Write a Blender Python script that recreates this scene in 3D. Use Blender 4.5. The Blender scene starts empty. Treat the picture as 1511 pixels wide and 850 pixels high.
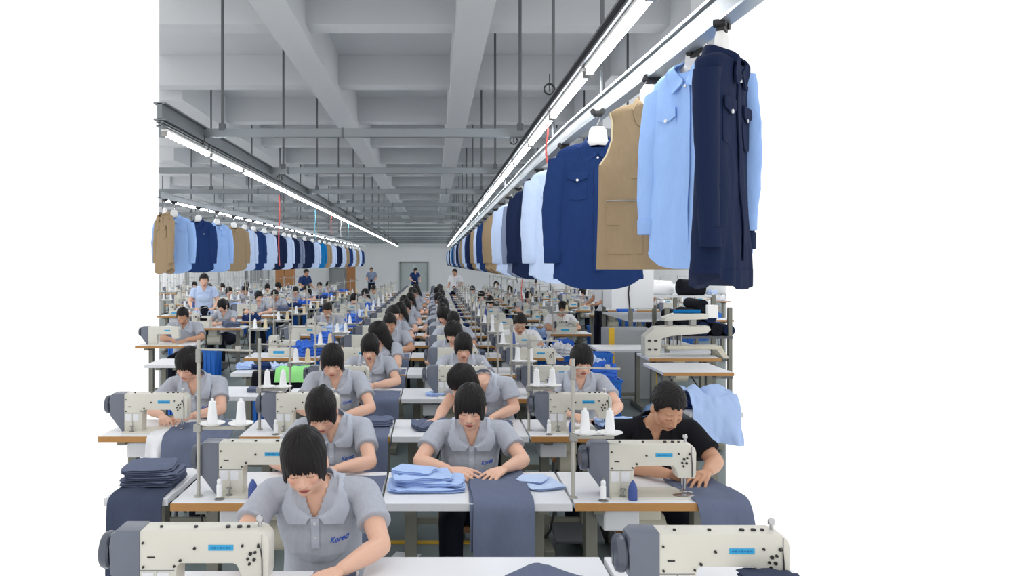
import bpy, bmesh, math, random
from mathutils import Vector, Matrix, noise
from mathutils.bvhtree import BVHTree

sc = bpy.context.scene
COL = sc.collection
# ------------------------------------------------------------------ camera, world, exposure
CAMH = 1.80
F = 1190.0                       # focal length in pixels of the 1511-wide frame
VPX, VPY = 640.0, 389.0          # vanishing point
cam = bpy.data.cameras.new('camera'); cam_o = bpy.data.objects.new('camera', cam); COL.objects.link(cam_o)
cam.sensor_fit = 'HORIZONTAL'; cam.sensor_width = 36.0
cam.lens = 36.0 * F / 1511.0
cam.shift_x = (755.5 - VPX) / 1511.0
cam.shift_y = -(425.0 - VPY) / 1511.0
cam.clip_end = 300
cam_o.location = (0, 0, CAMH); cam_o.rotation_euler = (math.pi / 2, 0, 0)
sc.camera = cam_o
sc.view_settings.view_transform = 'Standard'; sc.view_settings.look = 'None'
sc.view_settings.gamma = 1.0; sc.view_settings.use_curve_mapping = False
sc.view_settings.exposure = 0.12
world = bpy.data.worlds.new('overcast_sky'); sc.world = world; world.use_nodes = True
world.node_tree.nodes['Background'].inputs[0].default_value = (1, 1, 1, 1)
world.node_tree.nodes['Background'].inputs[1].default_value = 1.06
TUBE_EMIT = 32.0

def PX(px, Y): return (px - VPX) * Y / F
def PZ(py, Y): return CAMH - (py - VPY) * Y / F
EDGE_L = (235 - VPX) / F         # sides of the part of the hall that the photo shows
EDGE_R = (1071 - VPX) / F
def ORD(n):
    w = ['zeroth','first','second','third','fourth','fifth','sixth','seventh','eighth','ninth','tenth','eleventh','twelfth','thirteenth','fourteenth','fifteenth','sixteenth','seventeenth','eighteenth','nineteenth','twentieth']
    if n <= 20: return w[n]
    if n < 30: return 'twenty-' + w[n - 20]
    if n == 30: return 'thirtieth'
    if n < 40: return 'thirty-' + w[n - 30]
    return 'fortieth' if n == 40 else 'forty-' + w[n - 40]

# ------------------------------------------------------------------ materials
def lin(c):
    return tuple(((v / 255.0) / 12.92 if v / 255.0 <= 0.04045 else ((v / 255.0 + 0.055) / 1.055) ** 2.4) for v in c)
def M(name, rgb, rough=0.5, metal=0.0, var=0.06, scale=12.0, bump=0.0, bscale=300.0, stretch=(1, 1, 1), spec=0.5, bdist=0.002):
    m = bpy.data.materials.new(name); m.use_nodes = True
    nt = m.node_tree; p = nt.nodes['Principled BSDF']
    p.inputs['Roughness'].default_value = rough; p.inputs['Metallic'].default_value = metal
    p.inputs['Specular IOR Level'].default_value = spec
    c = lin(rgb)
    tc = nt.nodes.new('ShaderNodeTexCoord'); mp = nt.nodes.new('ShaderNodeMapping')
    mp.inputs['Scale'].default_value = stretch
    nt.links.new(tc.outputs['Object'], mp.inputs['Vector'])
    no = nt.nodes.new('ShaderNodeTexNoise'); no.inputs['Scale'].default_value = scale; no.inputs['Detail'].default_value = 4
    nt.links.new(mp.outputs['Vector'], no.inputs['Vector'])
    mx = nt.nodes.new('ShaderNodeMix'); mx.data_type = 'RGBA'
    mx.inputs['A'].default_value = tuple(v * (1 - var) for v in c) + (1,)
    mx.inputs['B'].default_value = tuple(min(1, v * (1 + var)) for v in c) + (1,)
    nt.links.new(no.outputs['Fac'], mx.inputs['Factor'])
    nt.links.new(mx.outputs['Result'], p.inputs['Base Color'])
    if bump:
        n2 = nt.nodes.new('ShaderNodeTexNoise'); n2.inputs['Scale'].default_value = bscale; n2.inputs['Detail'].default_value = 3
        nt.links.new(mp.outputs['Vector'], n2.inputs['Vector'])
        b = nt.nodes.new('ShaderNodeBump'); b.inputs['Strength'].default_value = bump; b.inputs['Distance'].default_value = bdist
        nt.links.new(n2.outputs['Fac'], b.inputs['Height']); nt.links.new(b.outputs['Normal'], p.inputs['Normal'])
    return m
def cloth(name, rgb, var=0.10, folds=0.5):
    return M(name, rgb, 0.9, 0, var, 60, folds, 14, (1, 1, 0.45), 0.15, 0.012)
MT = {}
MT['white_top'] = M('white laminate', (232, 234, 238), 0.32, var=0.03, scale=5)
MT['white_edge'] = M('white edge band', (205, 208, 212), 0.5, var=0.05)
MT['brown_edge'] = M('plywood edge', (172, 125, 68), 0.55, var=0.18, scale=20, stretch=(1, 1, 8))
MT['leg'] = M('grey green painted steel', (118, 118, 108), 0.5, 0.2, 0.1)
MT['machine'] = M('cream machine enamel', (210, 208, 197), 0.33, var=0.04, scale=6)
MT['machine_low'] = M('worn cream machine enamel', (198, 194, 176), 0.4, var=0.1, scale=14)
MT['motor_end'] = M('slate grey machine plastic', (104, 110, 124), 0.35, var=0.08, scale=14)
MT['wheel'] = M('handwheel grey', (82, 88, 100), 0.3, 0.2)
MT['chrome'] = M('chrome', (190, 190, 192), 0.22, 0.95, 0.05)
MT['dull_metal'] = M('dull metal', (158, 158, 155), 0.38, 0.75, 0.08)
MT['stand'] = M('pale painted pole', (178, 176, 168), 0.4, 0.35, 0.08)
MT['black'] = M('black plastic', (24, 24, 26), 0.45, var=0.1)
MT['label_blue'] = M('blue machine label', (38, 158, 208), 0.4, var=0.03)
MT['label_ink'] = M('dark blue label ink', (20, 112, 166), 0.5)
MT['paper'] = M('printed paper sticker', (222, 224, 228), 0.7, var=0.12, scale=160)
MT['steel'] = M('galvanised steel', (122, 128, 132), 0.45, 0.5, 0.12, scale=3)
MT['steel_dark'] = M('dark painted steel', (88, 92, 96), 0.5, 0.4, 0.12, scale=3)
MT['rail_light'] = M('aluminium rail', (165, 174, 180), 0.32, 0.6, 0.06, scale=3)
MT['concrete'] = M('painted ceiling concrete', (196, 199, 202), 0.9, var=0.05, scale=0.7, bump=0.15, bscale=6, spec=0.1, bdist=0.02)
MT['wall'] = M('white painted wall', (240, 242, 244), 0.85, var=0.02, scale=0.6, spec=0.2)
MT['floor'] = M('grey green painted floor', (112, 124, 124), 0.42, var=0.14, scale=1.3, bump=0.05, bscale=20)
MT['yellow'] = M('yellow safety paint', (232, 186, 40), 0.5, var=0.1)
MT['grey_panel'] = M('grey base panel', (160, 164, 168), 0.6, var=0.05)
MT['bin_blue'] = M('blue plastic bin', (22, 110, 205), 0.4, var=0.06)
MT['bag_blue'] = M('blue plastic bag', (120, 150, 190), 0.25, var=0.25, scale=20, bump=0.8, bscale=25, bdist=0.02)
MT['trouser'] = cloth('dark navy trouser cloth', (26, 30, 42))
MT['shoe'] = M('dark shoe', (30, 30, 34), 0.5)
MT['polo'] = cloth('heather grey polo knit', (174, 179, 190), 0.12, 0.35)
MT['polo_trim'] = cloth('grey polo collar knit', (184, 191, 204), 0.08, 0.15)
MT['black_shirt'] = cloth('black shirt cloth', (24, 25, 30), 0.12, 0.4)
MT['white_cloth'] = cloth('white cotton', (226, 228, 232), 0.06)
MT['slate_cloth'] = cloth('slate blue work cloth', (100, 109, 132), 0.08, 0.3)
MT['slate_dark'] = cloth('dark slate cloth', (66, 74, 96), 0.1, 0.4)
MT['navy_cloth'] = cloth('navy work cloth', (38, 58, 104), 0.12, 0.4)
MT['lightblue_cloth'] = cloth('light blue cotton', (172, 196, 236), 0.06, 0.4)
MT['green_cloth'] = cloth('mint green cloth', (150, 226, 140), 0.06)
MT['royal_cloth'] = cloth('royal blue cloth', (60, 108, 205), 0.2)
MT['black_cloth'] = cloth('black knit cloth', (22, 24, 32), 0.15)
MT['logo'] = M('blue embroidery', (40, 84, 190), 0.7)
MT['button'] = M('pearl button', (226, 228, 230), 0.25)
MT['cone_white'] = M('white thread', (238, 240, 242), 0.7, var=0.03, scale=80, bump=0.5, bscale=250, stretch=(0.2, 0.2, 3))
MT['cone_blue'] = M('blue thread', (62, 84, 150), 0.6, var=0.08, bump=0.5, bscale=250, stretch=(0.2, 0.2, 3))
MT['stool'] = M('wooden stool seat', (150, 110, 70), 0.6, var=0.2, stretch=(1, 8, 1))
MT['hanger'] = M('white hanger plastic', (238, 238, 236), 0.35, var=0.02)
MT['g_navy'] = cloth('navy drill garment', (31, 55, 104), 0.10, 0.7)
MT['g_dark'] = cloth('midnight navy garment', (24, 36, 66), 0.10, 0.7)
MT['g_blue'] = cloth('sky blue garment', (150, 184, 236), 0.05, 0.7)
MT['g_pale'] = cloth('pale blue garment', (190, 208, 238), 0.05, 0.7)
MT['g_khaki'] = cloth('khaki garment', (152, 132, 104), 0.08, 0.7)
MT['g_grey'] = cloth('grey blue garment', (126, 138, 164), 0.08, 0.7)
MT['g_teal'] = cloth('bright blue garment', (20, 110, 170), 0.08, 0.7)
MT['tan'] = M('cream thread tube', (214, 200, 168), 0.7)
MT['glass'] = M('frosted glass', (186, 196, 196), 0.15, var=0.03)
MT['frame_grey'] = M('grey door frame', (142, 148, 146), 0.5)
MT['curtain'] = cloth('white curtain', (244, 246, 248), 0.02, 0.2)
MT['cardboard'] = M('cardboard', (160, 112, 70), 0.8, var=0.12)
MT['cord_red'] = M('red cord', (206, 90, 84), 0.6)
MT['cord_cyan'] = M('cyan cord', (120, 196, 220), 0.6)
MT['cord_white'] = M('white cord', (225, 222, 218), 0.6)
MT['cable'] = M('black cable', (30, 30, 32), 0.5)
MT['skirting'] = M('green wall base', (150, 170, 165), 0.6)

tube = bpy.data.materials.new('lit fluorescent tube'); tube.use_nodes = True
_p = tube.node_tree.nodes['Principled BSDF']
_p.inputs['Base Color'].default_value = (1, 1, 1, 1)
_p.inputs['Emission Color'].default_value = (0.94, 0.97, 1.0, 1); _p.inputs['Emission Strength'].default_value = TUBE_EMIT
MT['tube'] = tube
def skin_mat(name, rgb):
    m = bpy.data.materials.new(name); m.use_nodes = True; nt = m.node_tree; p = nt.nodes['Principled BSDF']
    a = nt.nodes.new('ShaderNodeVertexColor'); a.layer_name = 'tone'
    no = nt.nodes.new('ShaderNodeTexNoise'); no.inputs['Scale'].default_value = 60
    mx = nt.nodes.new('ShaderNodeMix'); mx.data_type = 'RGBA'; mx.blend_type = 'MULTIPLY'; mx.inputs['Factor'].default_value = 1.0
    rp = nt.nodes.new('ShaderNodeValToRGB'); rp.color_ramp.elements[0].color = (.93, .91, .9, 1); rp.color_ramp.elements[1].color = (1, 1, 1, 1)
    nt.links.new(no.outputs['Fac'], rp.inputs['Fac']); nt.links.new(a.outputs['Color'], mx.inputs['A']); nt.links.new(rp.outputs['Color'], mx.inputs['B'])
    nt.links.new(mx.outputs['Result'], p.inputs['Base Color'])
    p.inputs['Roughness'].default_value = 0.5
    p.inputs['Subsurface Weight'].default_value = 0.08; p.inputs['Subsurface Radius'].default_value = (0.012, 0.005, 0.003)
    return m
MT['skin'] = skin_mat('skin', None)
hm = bpy.data.materials.new('black hair'); hm.use_nodes = True
nt = hm.node_tree; p = nt.nodes['Principled BSDF']; p.inputs['Roughness'].default_value = 0.5
at = nt.nodes.new('ShaderNodeVertexColor'); at.layer_name = 'tone'; nt.links.new(at.outputs['Color'], p.inputs['Base Color'])
p.inputs['Specular IOR Level'].default_value = 0.22
MT['hair'] = hm

# ------------------------------------------------------------------ mesh builder
class B:
    def __init__(s): s.bm = bmesh.new()
    def box(s, c, d, bev=0.0, rot=None):
        r = bmesh.ops.create_cube(s.bm, size=1.0); vs = r['verts']
        mt = Matrix.Translation(c) @ (rot.to_4x4() if rot is not None else Matrix.Identity(4)) @ Matrix.Diagonal((d[0], d[1], d[2], 1))
        bmesh.ops.transform(s.bm, matrix=mt, verts=vs)
        if bev > 0:
            es = list({e for v in vs for e in v.link_edges})
            bmesh.ops.bevel(s.bm, geom=es, offset=bev, segments=2, profile=0.6, affect='EDGES')
        return s
    def cyl(s, a, b, r0, r1=None, seg=12, caps=True):
        a = Vector(a); b = Vector(b); r1 = r0 if r1 is None else r1
        d = b - a; q = d.to_track_quat('Z', 'Y').to_matrix()
        A = []; Bv = []
        for i in range(seg):
            t = 2 * math.pi * i / seg; o = Vector((math.cos(t), math.sin(t), 0))
            A.append(s.bm.verts.new(a + q @ (o * r0))); Bv.append(s.bm.verts.new(b + q @ (o * r1)))
        for i in range(seg):
            j = (i + 1) % seg; s.bm.faces.new((A[i], A[j], Bv[j], Bv[i]))
        if caps:
            s.bm.faces.new(A[::-1]); s.bm.faces.new(Bv)
        return s
    def tube(s, pts, r, seg=6, closed=False):
        pts = [Vector(p) for p in pts]; n = len(pts); rings = []
        rr = r if isinstance(r, (list, tuple)) else [r] * n
        up = Vector((0.3, 0.2, 1)).normalized()
        for k in range(n):
            t = (pts[min(k + 1, n - 1)] - pts[max(k - 1, 0)]).normalized()
            u = (up - t * up.dot(t))
            if u.length < 1e-3: u = Vector((1, 0, 0)) - t * t.x
            u.normalize(); w = t.cross(u)
            rings.append([s.bm.verts.new(pts[k] + (u * math.cos(2 * math.pi * i / seg) + w * math.sin(2 * math.pi * i / seg)) * rr[k]) for i in range(seg)])
            up = u
        for k in range(n - 1):
            for i in range(seg):
                j = (i + 1) % seg; s.bm.faces.new((rings[k][i], rings[k][j], rings[k + 1][j], rings[k + 1][i]))
        s.bm.faces.new(rings[0][::-1]); s.bm.faces.new(rings[-1])
        return s
    def lathe(s, prof, org=(0, 0, 0), axis=(0, 0, 1), seg=20):
        org = Vector(org); q = Vector(axis).to_track_quat('Z', 'Y').to_matrix(); rings = []
        for r, z in prof:
            if r < 1e-5: rings.append([s.bm.verts.new(org + q @ Vector((0, 0, z)))])
            else: rings.append([s.bm.verts.new(org + q @ Vector((r * math.cos(2 * math.pi * i / seg), r * math.sin(2 * math.pi * i / seg), z))) for i in range(seg)])
        for a, b in zip(rings, rings[1:]):
            for i in range(seg):
                j = (i + 1) % seg
                if len(a) == 1 and len(b) == 1: continue
                if len(a) == 1: s.bm.faces.new((a[0], b[j], b[i]))
                elif len(b) == 1: s.bm.faces.new((a[i], a[j], b[0]))
                else: s.bm.faces.new((a[i], a[j], b[j], b[i]))
        if len(rings[0]) > 1: s.bm.faces.new(rings[0][::-1])
        if len(rings[-1]) > 1: s.bm.faces.new(rings[-1])
        return s
    def prism(s, poly, y0, y1, bev=0.0):          # poly in x,z ; extruded along y
        A = [s.bm.verts.new((x, y0, z)) for x, z in poly]; C = [s.bm.verts.new((x, y1, z)) for x, z in poly]
        n = len(poly); fs = [s.bm.faces.new(A), s.bm.faces.new(C[::-1])]
        for i in range(n):
            j = (i + 1) % n; fs.append(s.bm.faces.new((A[j], A[i], C[i], C[j])))
        bmesh.ops.recalc_face_normals(s.bm, faces=fs)
        if bev > 0:
            es = [e for e in fs[0].edges] + [e for e in fs[1].edges]
            bmesh.ops.bevel(s.bm, geom=es, offset=bev, segments=2, profile=0.6, affect='EDGES')
        return s
    def ball(s, c, r, rot=None, sub=2):
        x = bmesh.ops.create_icosphere(s.bm, subdivisions=sub, radius=1.0)
        r = r if isinstance(r, (tuple, list)) else (r, r, r)
        mt = Matrix.Translation(c) @ (rot.to_4x4() if rot is not None else Matrix.Identity(4)) @ Matrix.Diagonal((r[0], r[1], r[2], 1))
        bmesh.ops.transform(s.bm, matrix=mt, verts=x['verts']); return s
    def cap(s, a, b, r0, r1=None, sub=2):       # capsule
        r1 = r0 if r1 is None else r1
        s.ball(a, r0, sub=sub); s.ball(b, r1, sub=sub); s.cyl(a, b, r0, r1, 14); return s
    def grid(s, pts):                            # pts[i][j] Vector
        V = [[s.bm.verts.new(p) for p in row] for row in pts]
        for i in range(len(V) - 1):
            for j in range(len(V[0]) - 1):
                s.bm.faces.new((V[i][j], V[i][j + 1], V[i + 1][j + 1], V[i + 1][j]))
        return V
    def slab(s, pts, th):                        # grid with thickness along -normal
        n = len(pts); m = len(pts[0]); low = []
        for i in range(n):
            row = []
            for j in range(m):
                a = pts[min(i + 1, n - 1)][j] - pts[max(i - 1, 0)][j]; b = pts[i][min(j + 1, m - 1)] - pts[i][max(j - 1, 0)]
                nn = a.cross(b)
                if nn.length > 1e-9: nn.normalize()
                row.append(pts[i][j] - nn * th)
            low.append(row)
        A = s.grid(pts); L = s.grid(low)
        bd = [(i, 0) for i in range(n)] + [(n - 1, j) for j in range(1, m)] + [(i, m - 1) for i in range(n - 2, -1, -1)] + [(0, j) for j in range(m - 2, 0, -1)]
        for k in range(len(bd)):
            a = bd[k]; b = bd[(k + 1) % len(bd)]
            s.bm.faces.new((A[a[0]][a[1]], A[b[0]][b[1]], L[b[0]][b[1]], L[a[0]][a[1]]))
        return s
    def mesh(s, name, mat, smooth=True, ang=40):
        bmesh.ops.recalc_face_normals(s.bm, faces=s.bm.faces)
        me = bpy.data.meshes.new(name); s.bm.to_mesh(me); s.bm.free()
        if mat: me.materials.append(mat)
        if smooth:
            me.polygons.foreach_set('use_smooth', [True] * len(me.polygons))
            me.set_sharp_from_angle(angle=math.radians(ang))
        return me
    def obj(s, name, mat, parent=None, smooth=True, ang=40, loc=None):
        o = bpy.data.objects.new(name, s.mesh(name, MT[mat] if isinstance(mat, str) else mat, smooth, ang)); COL.objects.link(o)
        if parent is not None: o.parent = parent
        if loc is not None: o.location = loc
        return o
def tag(o, label=None, cat=None, group=None, kind=None):
    if label: o['label'] = label
    if cat: o['category'] = cat
    if group: o['group'] = group
    if kind: o['kind'] = kind
    return o
def empty(name, label, cat, loc=(0, 0, 0), rz=0, group=None):
    o = bpy.data.objects.new(name, None); COL.objects.link(o); o.location = loc; o.rotation_euler = (0, 0, rz); o.empty_display_size = 0.1
    return tag(o, label, cat, group)
KIDS = {}
def kids(o): return [c for c in o.children]
def dup(root, loc, rz=None, label=None, group=None, cat=None, skip=(), sc_=None):
    r = root.copy(); COL.objects.link(r); r.location = loc
    if rz is not None: r.rotation_euler = (0, 0, rz)
    if sc_: r.scale = sc_
    if label: r['label'] = label
    if group: r['group'] = group
    elif 'group' in r and group == '': del r['group']
    for ch in kids(root):
        if ch.name.split('.')[0] in skip: continue
        c = ch.copy(); COL.objects.link(c); c.parent = r
        for g in kids(ch):
            d = g.copy(); COL.objects.link(d); d.parent = c
    return r
def struct(name, b, mat, smooth=False):
    o = b.obj(name, mat, smooth=smooth); o['kind'] = 'structure'; return o
# ------------------------------------------------------------------ structure
YF = 48.0                 # far wall
YN = 1.7
def ex(Y, k=0.0): return EDGE_L * Y - k, EDGE_R * Y + k
b = B(); vs = [b.bm.verts.new(v) for v in ((EDGE_L * YN, YN, 0), (EDGE_R * YN, YN, 0), (EDGE_R * YF, YF, 0), (EDGE_L * YF, YF, 0))]
b.bm.faces.new(vs)
vl = [b.bm.verts.new((v.co.x, v.co.y, -0.15)) for v in vs]; b.bm.faces.new(vl[::-1])
for i in range(4): b.bm.faces.new((vs[i], vl[i], vl[(i + 1) % 4], vs[(i + 1) % 4]))
struct('floor', b, 'floor')
b = B(); b.box((PX(653, YF), YF + 0.1, 2.3), ((EDGE_R - EDGE_L) * YF, 0.2, 4.9)); struct('wall_back', b, 'wall')
b = B(); b.box((-0.1, 5.2, 0.003), (1.6, 0.06, 0.004)); struct('trim_1', b, 'yellow')
# coffered ceiling : slab + deep beams, one mesh
YC = 5.2; ZB, ZS = 4.2, 4.75
b = B()
def fan(y0, y1, z0, z1, xa=None, xb=None):
    P = []
    for z in (z0, z1):
        for (Y, e) in ((y0, 0), (y0, 1), (y1, 1), (y1, 0)):
            lo, hi = EDGE_L * Y, EDGE_R * Y
            x = (max(lo, xa) if xa is not None else lo) if e == 0 else (min(hi, xb) if xb is not None else hi)
            P.append(b.bm.verts.new((x, Y, z)))
    for f in ((3, 2, 1, 0), (4, 5, 6, 7), (0, 1, 5, 4), (1, 2, 6, 5), (2, 3, 7, 6), (3, 0, 4, 7)): b.bm.faces.new([P[i] for i in f])
fan(YC, YF, ZS, ZS + 0.2)
y = 5.6
while y < YF:
    fan(y, min(y + 0.32, YF), ZB + 0.12, ZS + 0.05); y += 2.9
for xc in (-13.3, -10.95, -8.6, -6.2, -3.85, -1.52, 0.40, 2.66, 5.0, 7.3, 9.6, 11.9, 14.2):
    w = 0.17
    y0 = max(YC, (xc + w) / EDGE_L if xc < 0 else (xc - w) / EDGE_R) + 0.02
    # whole beams only from where both faces lie inside the built ceiling
    y0 = max(YC, abs(xc - w) / abs(EDGE_L) if xc < 0 else abs(xc + w) / EDGE_R)
    if y0 < YF - 1: b.box((xc, (y0 + YF) / 2, (ZB + ZS) / 2 + .03), (2 * w, YF - y0, ZS - ZB + .06))
ceil = struct('ceiling', b, 'concrete')
# back wall doors and windows
def door(n, x0, x1, z1, leaves, m='glass'):
    r = bpy.data.objects.new('door_%d' % n, None); COL.objects.link(r); r.location = (x0, YF, 0); r['kind'] = 'structure'
    w = x1 - x0; f = B()
    for x in (0, w): f.box((x, -0.05, z1 / 2), (0.1, 0.14, z1))
    f.box((w / 2, -0.05, z1), (w + 0.1, 0.14, 0.1)); f.obj('door_frame', 'frame_grey', r, False)
    for k in range(leaves):
        lf = B(); lf.box((w * (k + .5) / leaves, -0.03, z1 / 2), (w / leaves - .06, 0.05, z1 - .04)); l = lf.obj('door_leaf', m, r, False)
        h = B(); h.cyl((w / leaves * (k + .85), -0.1, 1.0), (w / leaves * (k + .85), -0.1, 1.25), 0.015); h.obj('door_handle', 'chrome', l)
    return r
door(1, PX(591, YF), PX(631, YF), PZ(387, YF), 2)
door(2, PX(487, YF), PX(511, YF), PZ(396, YF), 1, 'grey_panel')
for n, (a, c) in enumerate(((236, 274), (279, 300), (324, 362), (366, 384), (386, 396)), 1):
    r = bpy.data.objects.new('window_%d' % n, None); COL.objects.link(r); x0, x1 = PX(a, YF), PX(c, YF); r.location = (x0, YF, 0); r['kind'] = 'structure'
    w = x1 - x0; f = B()
    for x in (0, w): f.box((x, -.04, 1.2), (.08, .1, 2.2))
    for z in (.1, 2.3): f.box((w / 2, -.04, z), (w, .1, .08))
    f.obj('window_frame', 'frame_grey', r, False)
    cpts = [[Vector((w * j / 30, -.1 + .03 * math.sin(j * 1.9), z)) for j in range(31)] for z in (0.1, 1.2, 2.25)]
    cb = B(); cb.grid(cpts); cb.obj('curtain', 'curtain', r)
# ------------------------------------------------------------------ steel grid under the ceiling
ZG = 2.95
bars = [7.1 + 2.88 * k for k in range(14)]
for k, Y in enumerate(bars):
    lo, hi = ex(Y)
    r = empty('ceiling_crossbar', 'horizontal grey steel crossbar under the ceiling, %s from the camera' % ORD(k + 1), 'steel bar', (0, Y, ZG), group='steel crossbars under the ceiling')
    x = B(); x.box(((lo + hi) / 2, 0, 0), (hi - lo, 0.045, 0.075), .004); x.obj('bar', 'steel', r, False)
    for j in range(int(lo), int(hi), 3):
        s = B(); s.box((j + 1.2, 0, 0), (0.02, 0.055, 0.085)); s.obj('joint', 'steel_dark', r, False)
rodX = (-10.6, -8.2, -5.6, -3.55, -1.86, 0.76, 2.4, 5.2, 8.0)
for k, Y in enumerate(bars[:11]):
    lo, hi = ex(Y)
    for ri, X in enumerate([q for q in rodX if lo + .05 < q < hi - .05]):
        r = B(); r.cyl((0, 0, 0), (0, 0, ZS - ZG), 0.014, seg=8); r.box((0, 0, 0.02), (.05, .06, .06))
        o = r.obj('hanging_rod', 'steel_dark', loc=(X, Y, ZG + .03)); tag(o, 'thin dark vertical rod of the %s steel crossbar, %s from the left' % (ORD(k + 1), ORD(ri + 1)), 'rod', 'vertical hanging rods of the %s crossbar' % ORD(k + 1))
def rail(name, X, z, y0, y1, label, m='steel', w=.06, h=.09, lip=True):
    r = empty(name, label, 'rail', (X, y0, z))
    x = B(); x.box((0, (y1 - y0) / 2, 0), (w * .4, y1 - y0, h)); x.obj('web', m, r, False)
    x = B(); x.box((0, (y1 - y0) / 2, h / 2), (w, y1 - y0, .012)); x.box((0, (y1 - y0) / 2, -h / 2), (w, y1 - y0, .012)); x.obj('flange', m, r, False)
    return r
rail('ceiling_beam', -2.04, 2.935, 6.0, 46, 'long grey steel beam running to the far wall above the left lamp row', w=.09, h=.12)
rail('cable_tray', -2.04, 2.84, 6.0, 46, 'slim grey tray directly above the left row of tube lights', w=.05, h=.03)
rail('cable_tray', .80, 2.85, 2.9, 46, 'slim dark grey tray directly above the central row of tube lights', 'steel_dark', w=.09, h=.05)
rail('cable_tray', -4.2, 2.85, 12.4, 46, 'slim grey tray above the far left row of tube lights', w=.06, h=.04)
for X, y0, nm in ((-6.5, 19.4, 'added outer left'), (-9.0, 26.9, 'added outermost left'), (4.1, 11.5, 'right'), (6.6, 18.5, 'added outer right'), (9.3, 26.1, 'added outermost right')):  # trays carrying the extra lamp rows added to brighten the hall
    rail('cable_tray', X, 2.85, y0, 46, 'slim grey tray above the %s row of tube lights, behind hanging garments' % nm, w=.06, h=.04)
r = empty('conveyor_rail', 'light metal overhead rail carrying the right row of garments', 'rail', (0, 0, 2.66))
CR = [(.985, 2.3), (.955, 3.4), (.89, 5.2), (.87, 7.0), (.885, 42)]
for nm, hw, z0, z1, m_ in (('web', .011, -.045, .045, 'steel'), ('lower_flange', .03, -.055, -.044, 'rail_light'), ('upper_flange', .024, .044, .056, 'rail_light')):
    x = B(); V = [[x.bm.verts.new((X + sx * hw, Y, zz)) for sx, zz in ((-1, z0), (1, z0), (1, z1), (-1, z1))] for X, Y in CR]
    for A_, C_ in zip(V, V[1:]):
        for i in range(4): x.bm.faces.new((A_[i], A_[(i + 1) % 4], C_[(i + 1) % 4], C_[i]))
    x.bm.faces.new(V[0]); x.bm.faces.new(V[-1][::-1]); x.obj(nm, m_, r, False)
for k, Y in enumerate([4.4, 6.0] + bars[1:10]):
    X = .89 if Y > 5 else .92
    x = B(); x.cyl((X, Y, .05), (X, Y, ZG - 2.66 if Y > 6 else ZS - 2.66), .012, seg=8); x.obj('rail_hanger', 'steel_dark', r)
rail('conveyor_rail', -3.5, 2.68, 10.3, 41, 'grey overhead rail carrying the left row of garments', 'steel', w=.05, h=.07)
def make_lamp():
    r = empty('tube_light', '', 'lamp')
    x = B(); x.box((0, .6, .03), (.05, 1.2, .035), .004); x.obj('housing', 'hanger', r, False)
    x = B(); x.cyl((0, .03, -.002), (0, 1.19, -.002), .019, seg=10); x.obj('tube', 'tube', r)
    for y in (.02, 1.19):
        x = B(); x.box((0, y, .0), (.045, .025, .045), .004); x.obj('end_cap', 'dull_metal', r, False)
    return r
lamp0 = make_lamp(); used = False
for (X, y0, y1, nm) in ((.80, 2.95, 45, 'central'), (-2.04, 6.1, 45, 'left'), (-4.2, 12.5, 44, 'far left'), (-6.5, 19.5, 44, 'added outer left'), (-9.0, 27, 44, 'added outermost left'), (4.1, 11.6, 44, 'right'), (6.6, 18.6, 44, 'added outer right'), (9.3, 26.2, 44, 'added outermost right')):  # right, outer and outermost rows are added behind the garments for more light
    y = y0; k = 0
    while y < y1:
        k += 1
        lab = 'lit white fluorescent tube, %s in the %s lamp row' % (ORD(k), nm)
        if not used: o = lamp0; o.location = (X, y, 2.79); tag(o, lab, 'lamp', 'tube lights of the %s row' % nm); used = True
        else: dup(lamp0, (X, y, 2.79), 0, lab, 'tube lights of the %s row' % nm)
        y += 1.245
# cable coils and coloured cords
for (px, py, Y) in ((811, 131, 5.4), (758, 207, 7.5), (759, 256, 10.4), (302, 216, 7.0), (412, 263, 10.0)):
    x = B(); x.tube([(.035 * math.cos(t / 12 * 6.283), .01 * t / 12, .035 * math.sin(t / 12 * 6.283)) for t in range(30)], .005)
    x.cyl((0, 0, -.02), (0, 0, .10), .004)
    tag(x.obj('cable_coil', 'cable', loc=(PX(px, Y), Y, PZ(py, Y))), 'small dark coil of cable hanging beside the %s' % {811: 'central lamp row, nearest of all', 758: 'central lamp row at the first crossbar', 759: 'central lamp row at the second crossbar', 302: 'left beam, nearest the left edge', 412: 'left beam behind the first crossbar'}[px], 'cable')
for (px, p0, p1, Y, m, nm) in ((412, 288, 392, 10.3, 'cord_red', 'red and white cord hanging in front of the left garment row'), (465, 310, 352, 13.9, 'cord_cyan', 'cyan cord hanging below the left lamp row'), (489, 305, 345, 16, 'cord_red', 'short red cord below the left lamp row'),
        (503, 322, 350, 18, 'cord_white', 'white cord far along the left lamp row'), (514, 325, 352, 20, 'cord_cyan', 'pale cyan cord far along the left lamp row'), (807, 180, 240, 5.6, 'cord_red', 'red cord hanging between central lamp row and garment rail'), (770, 400, 445, 11, 'cord_red', 'red cord hanging below the dark garment hems')):
    x = B(); X = PX(px, Y); z0 = PZ(p0, Y); z1 = PZ(p1, Y)
    x.tube([(.007 * math.sin(k * .7), 0, -(z0 - z1) * k / 10) for k in range(11)], .007)
    tag(x.obj('ceiling_string', m, loc=(X, Y, z0)), nm, 'cord')
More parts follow.
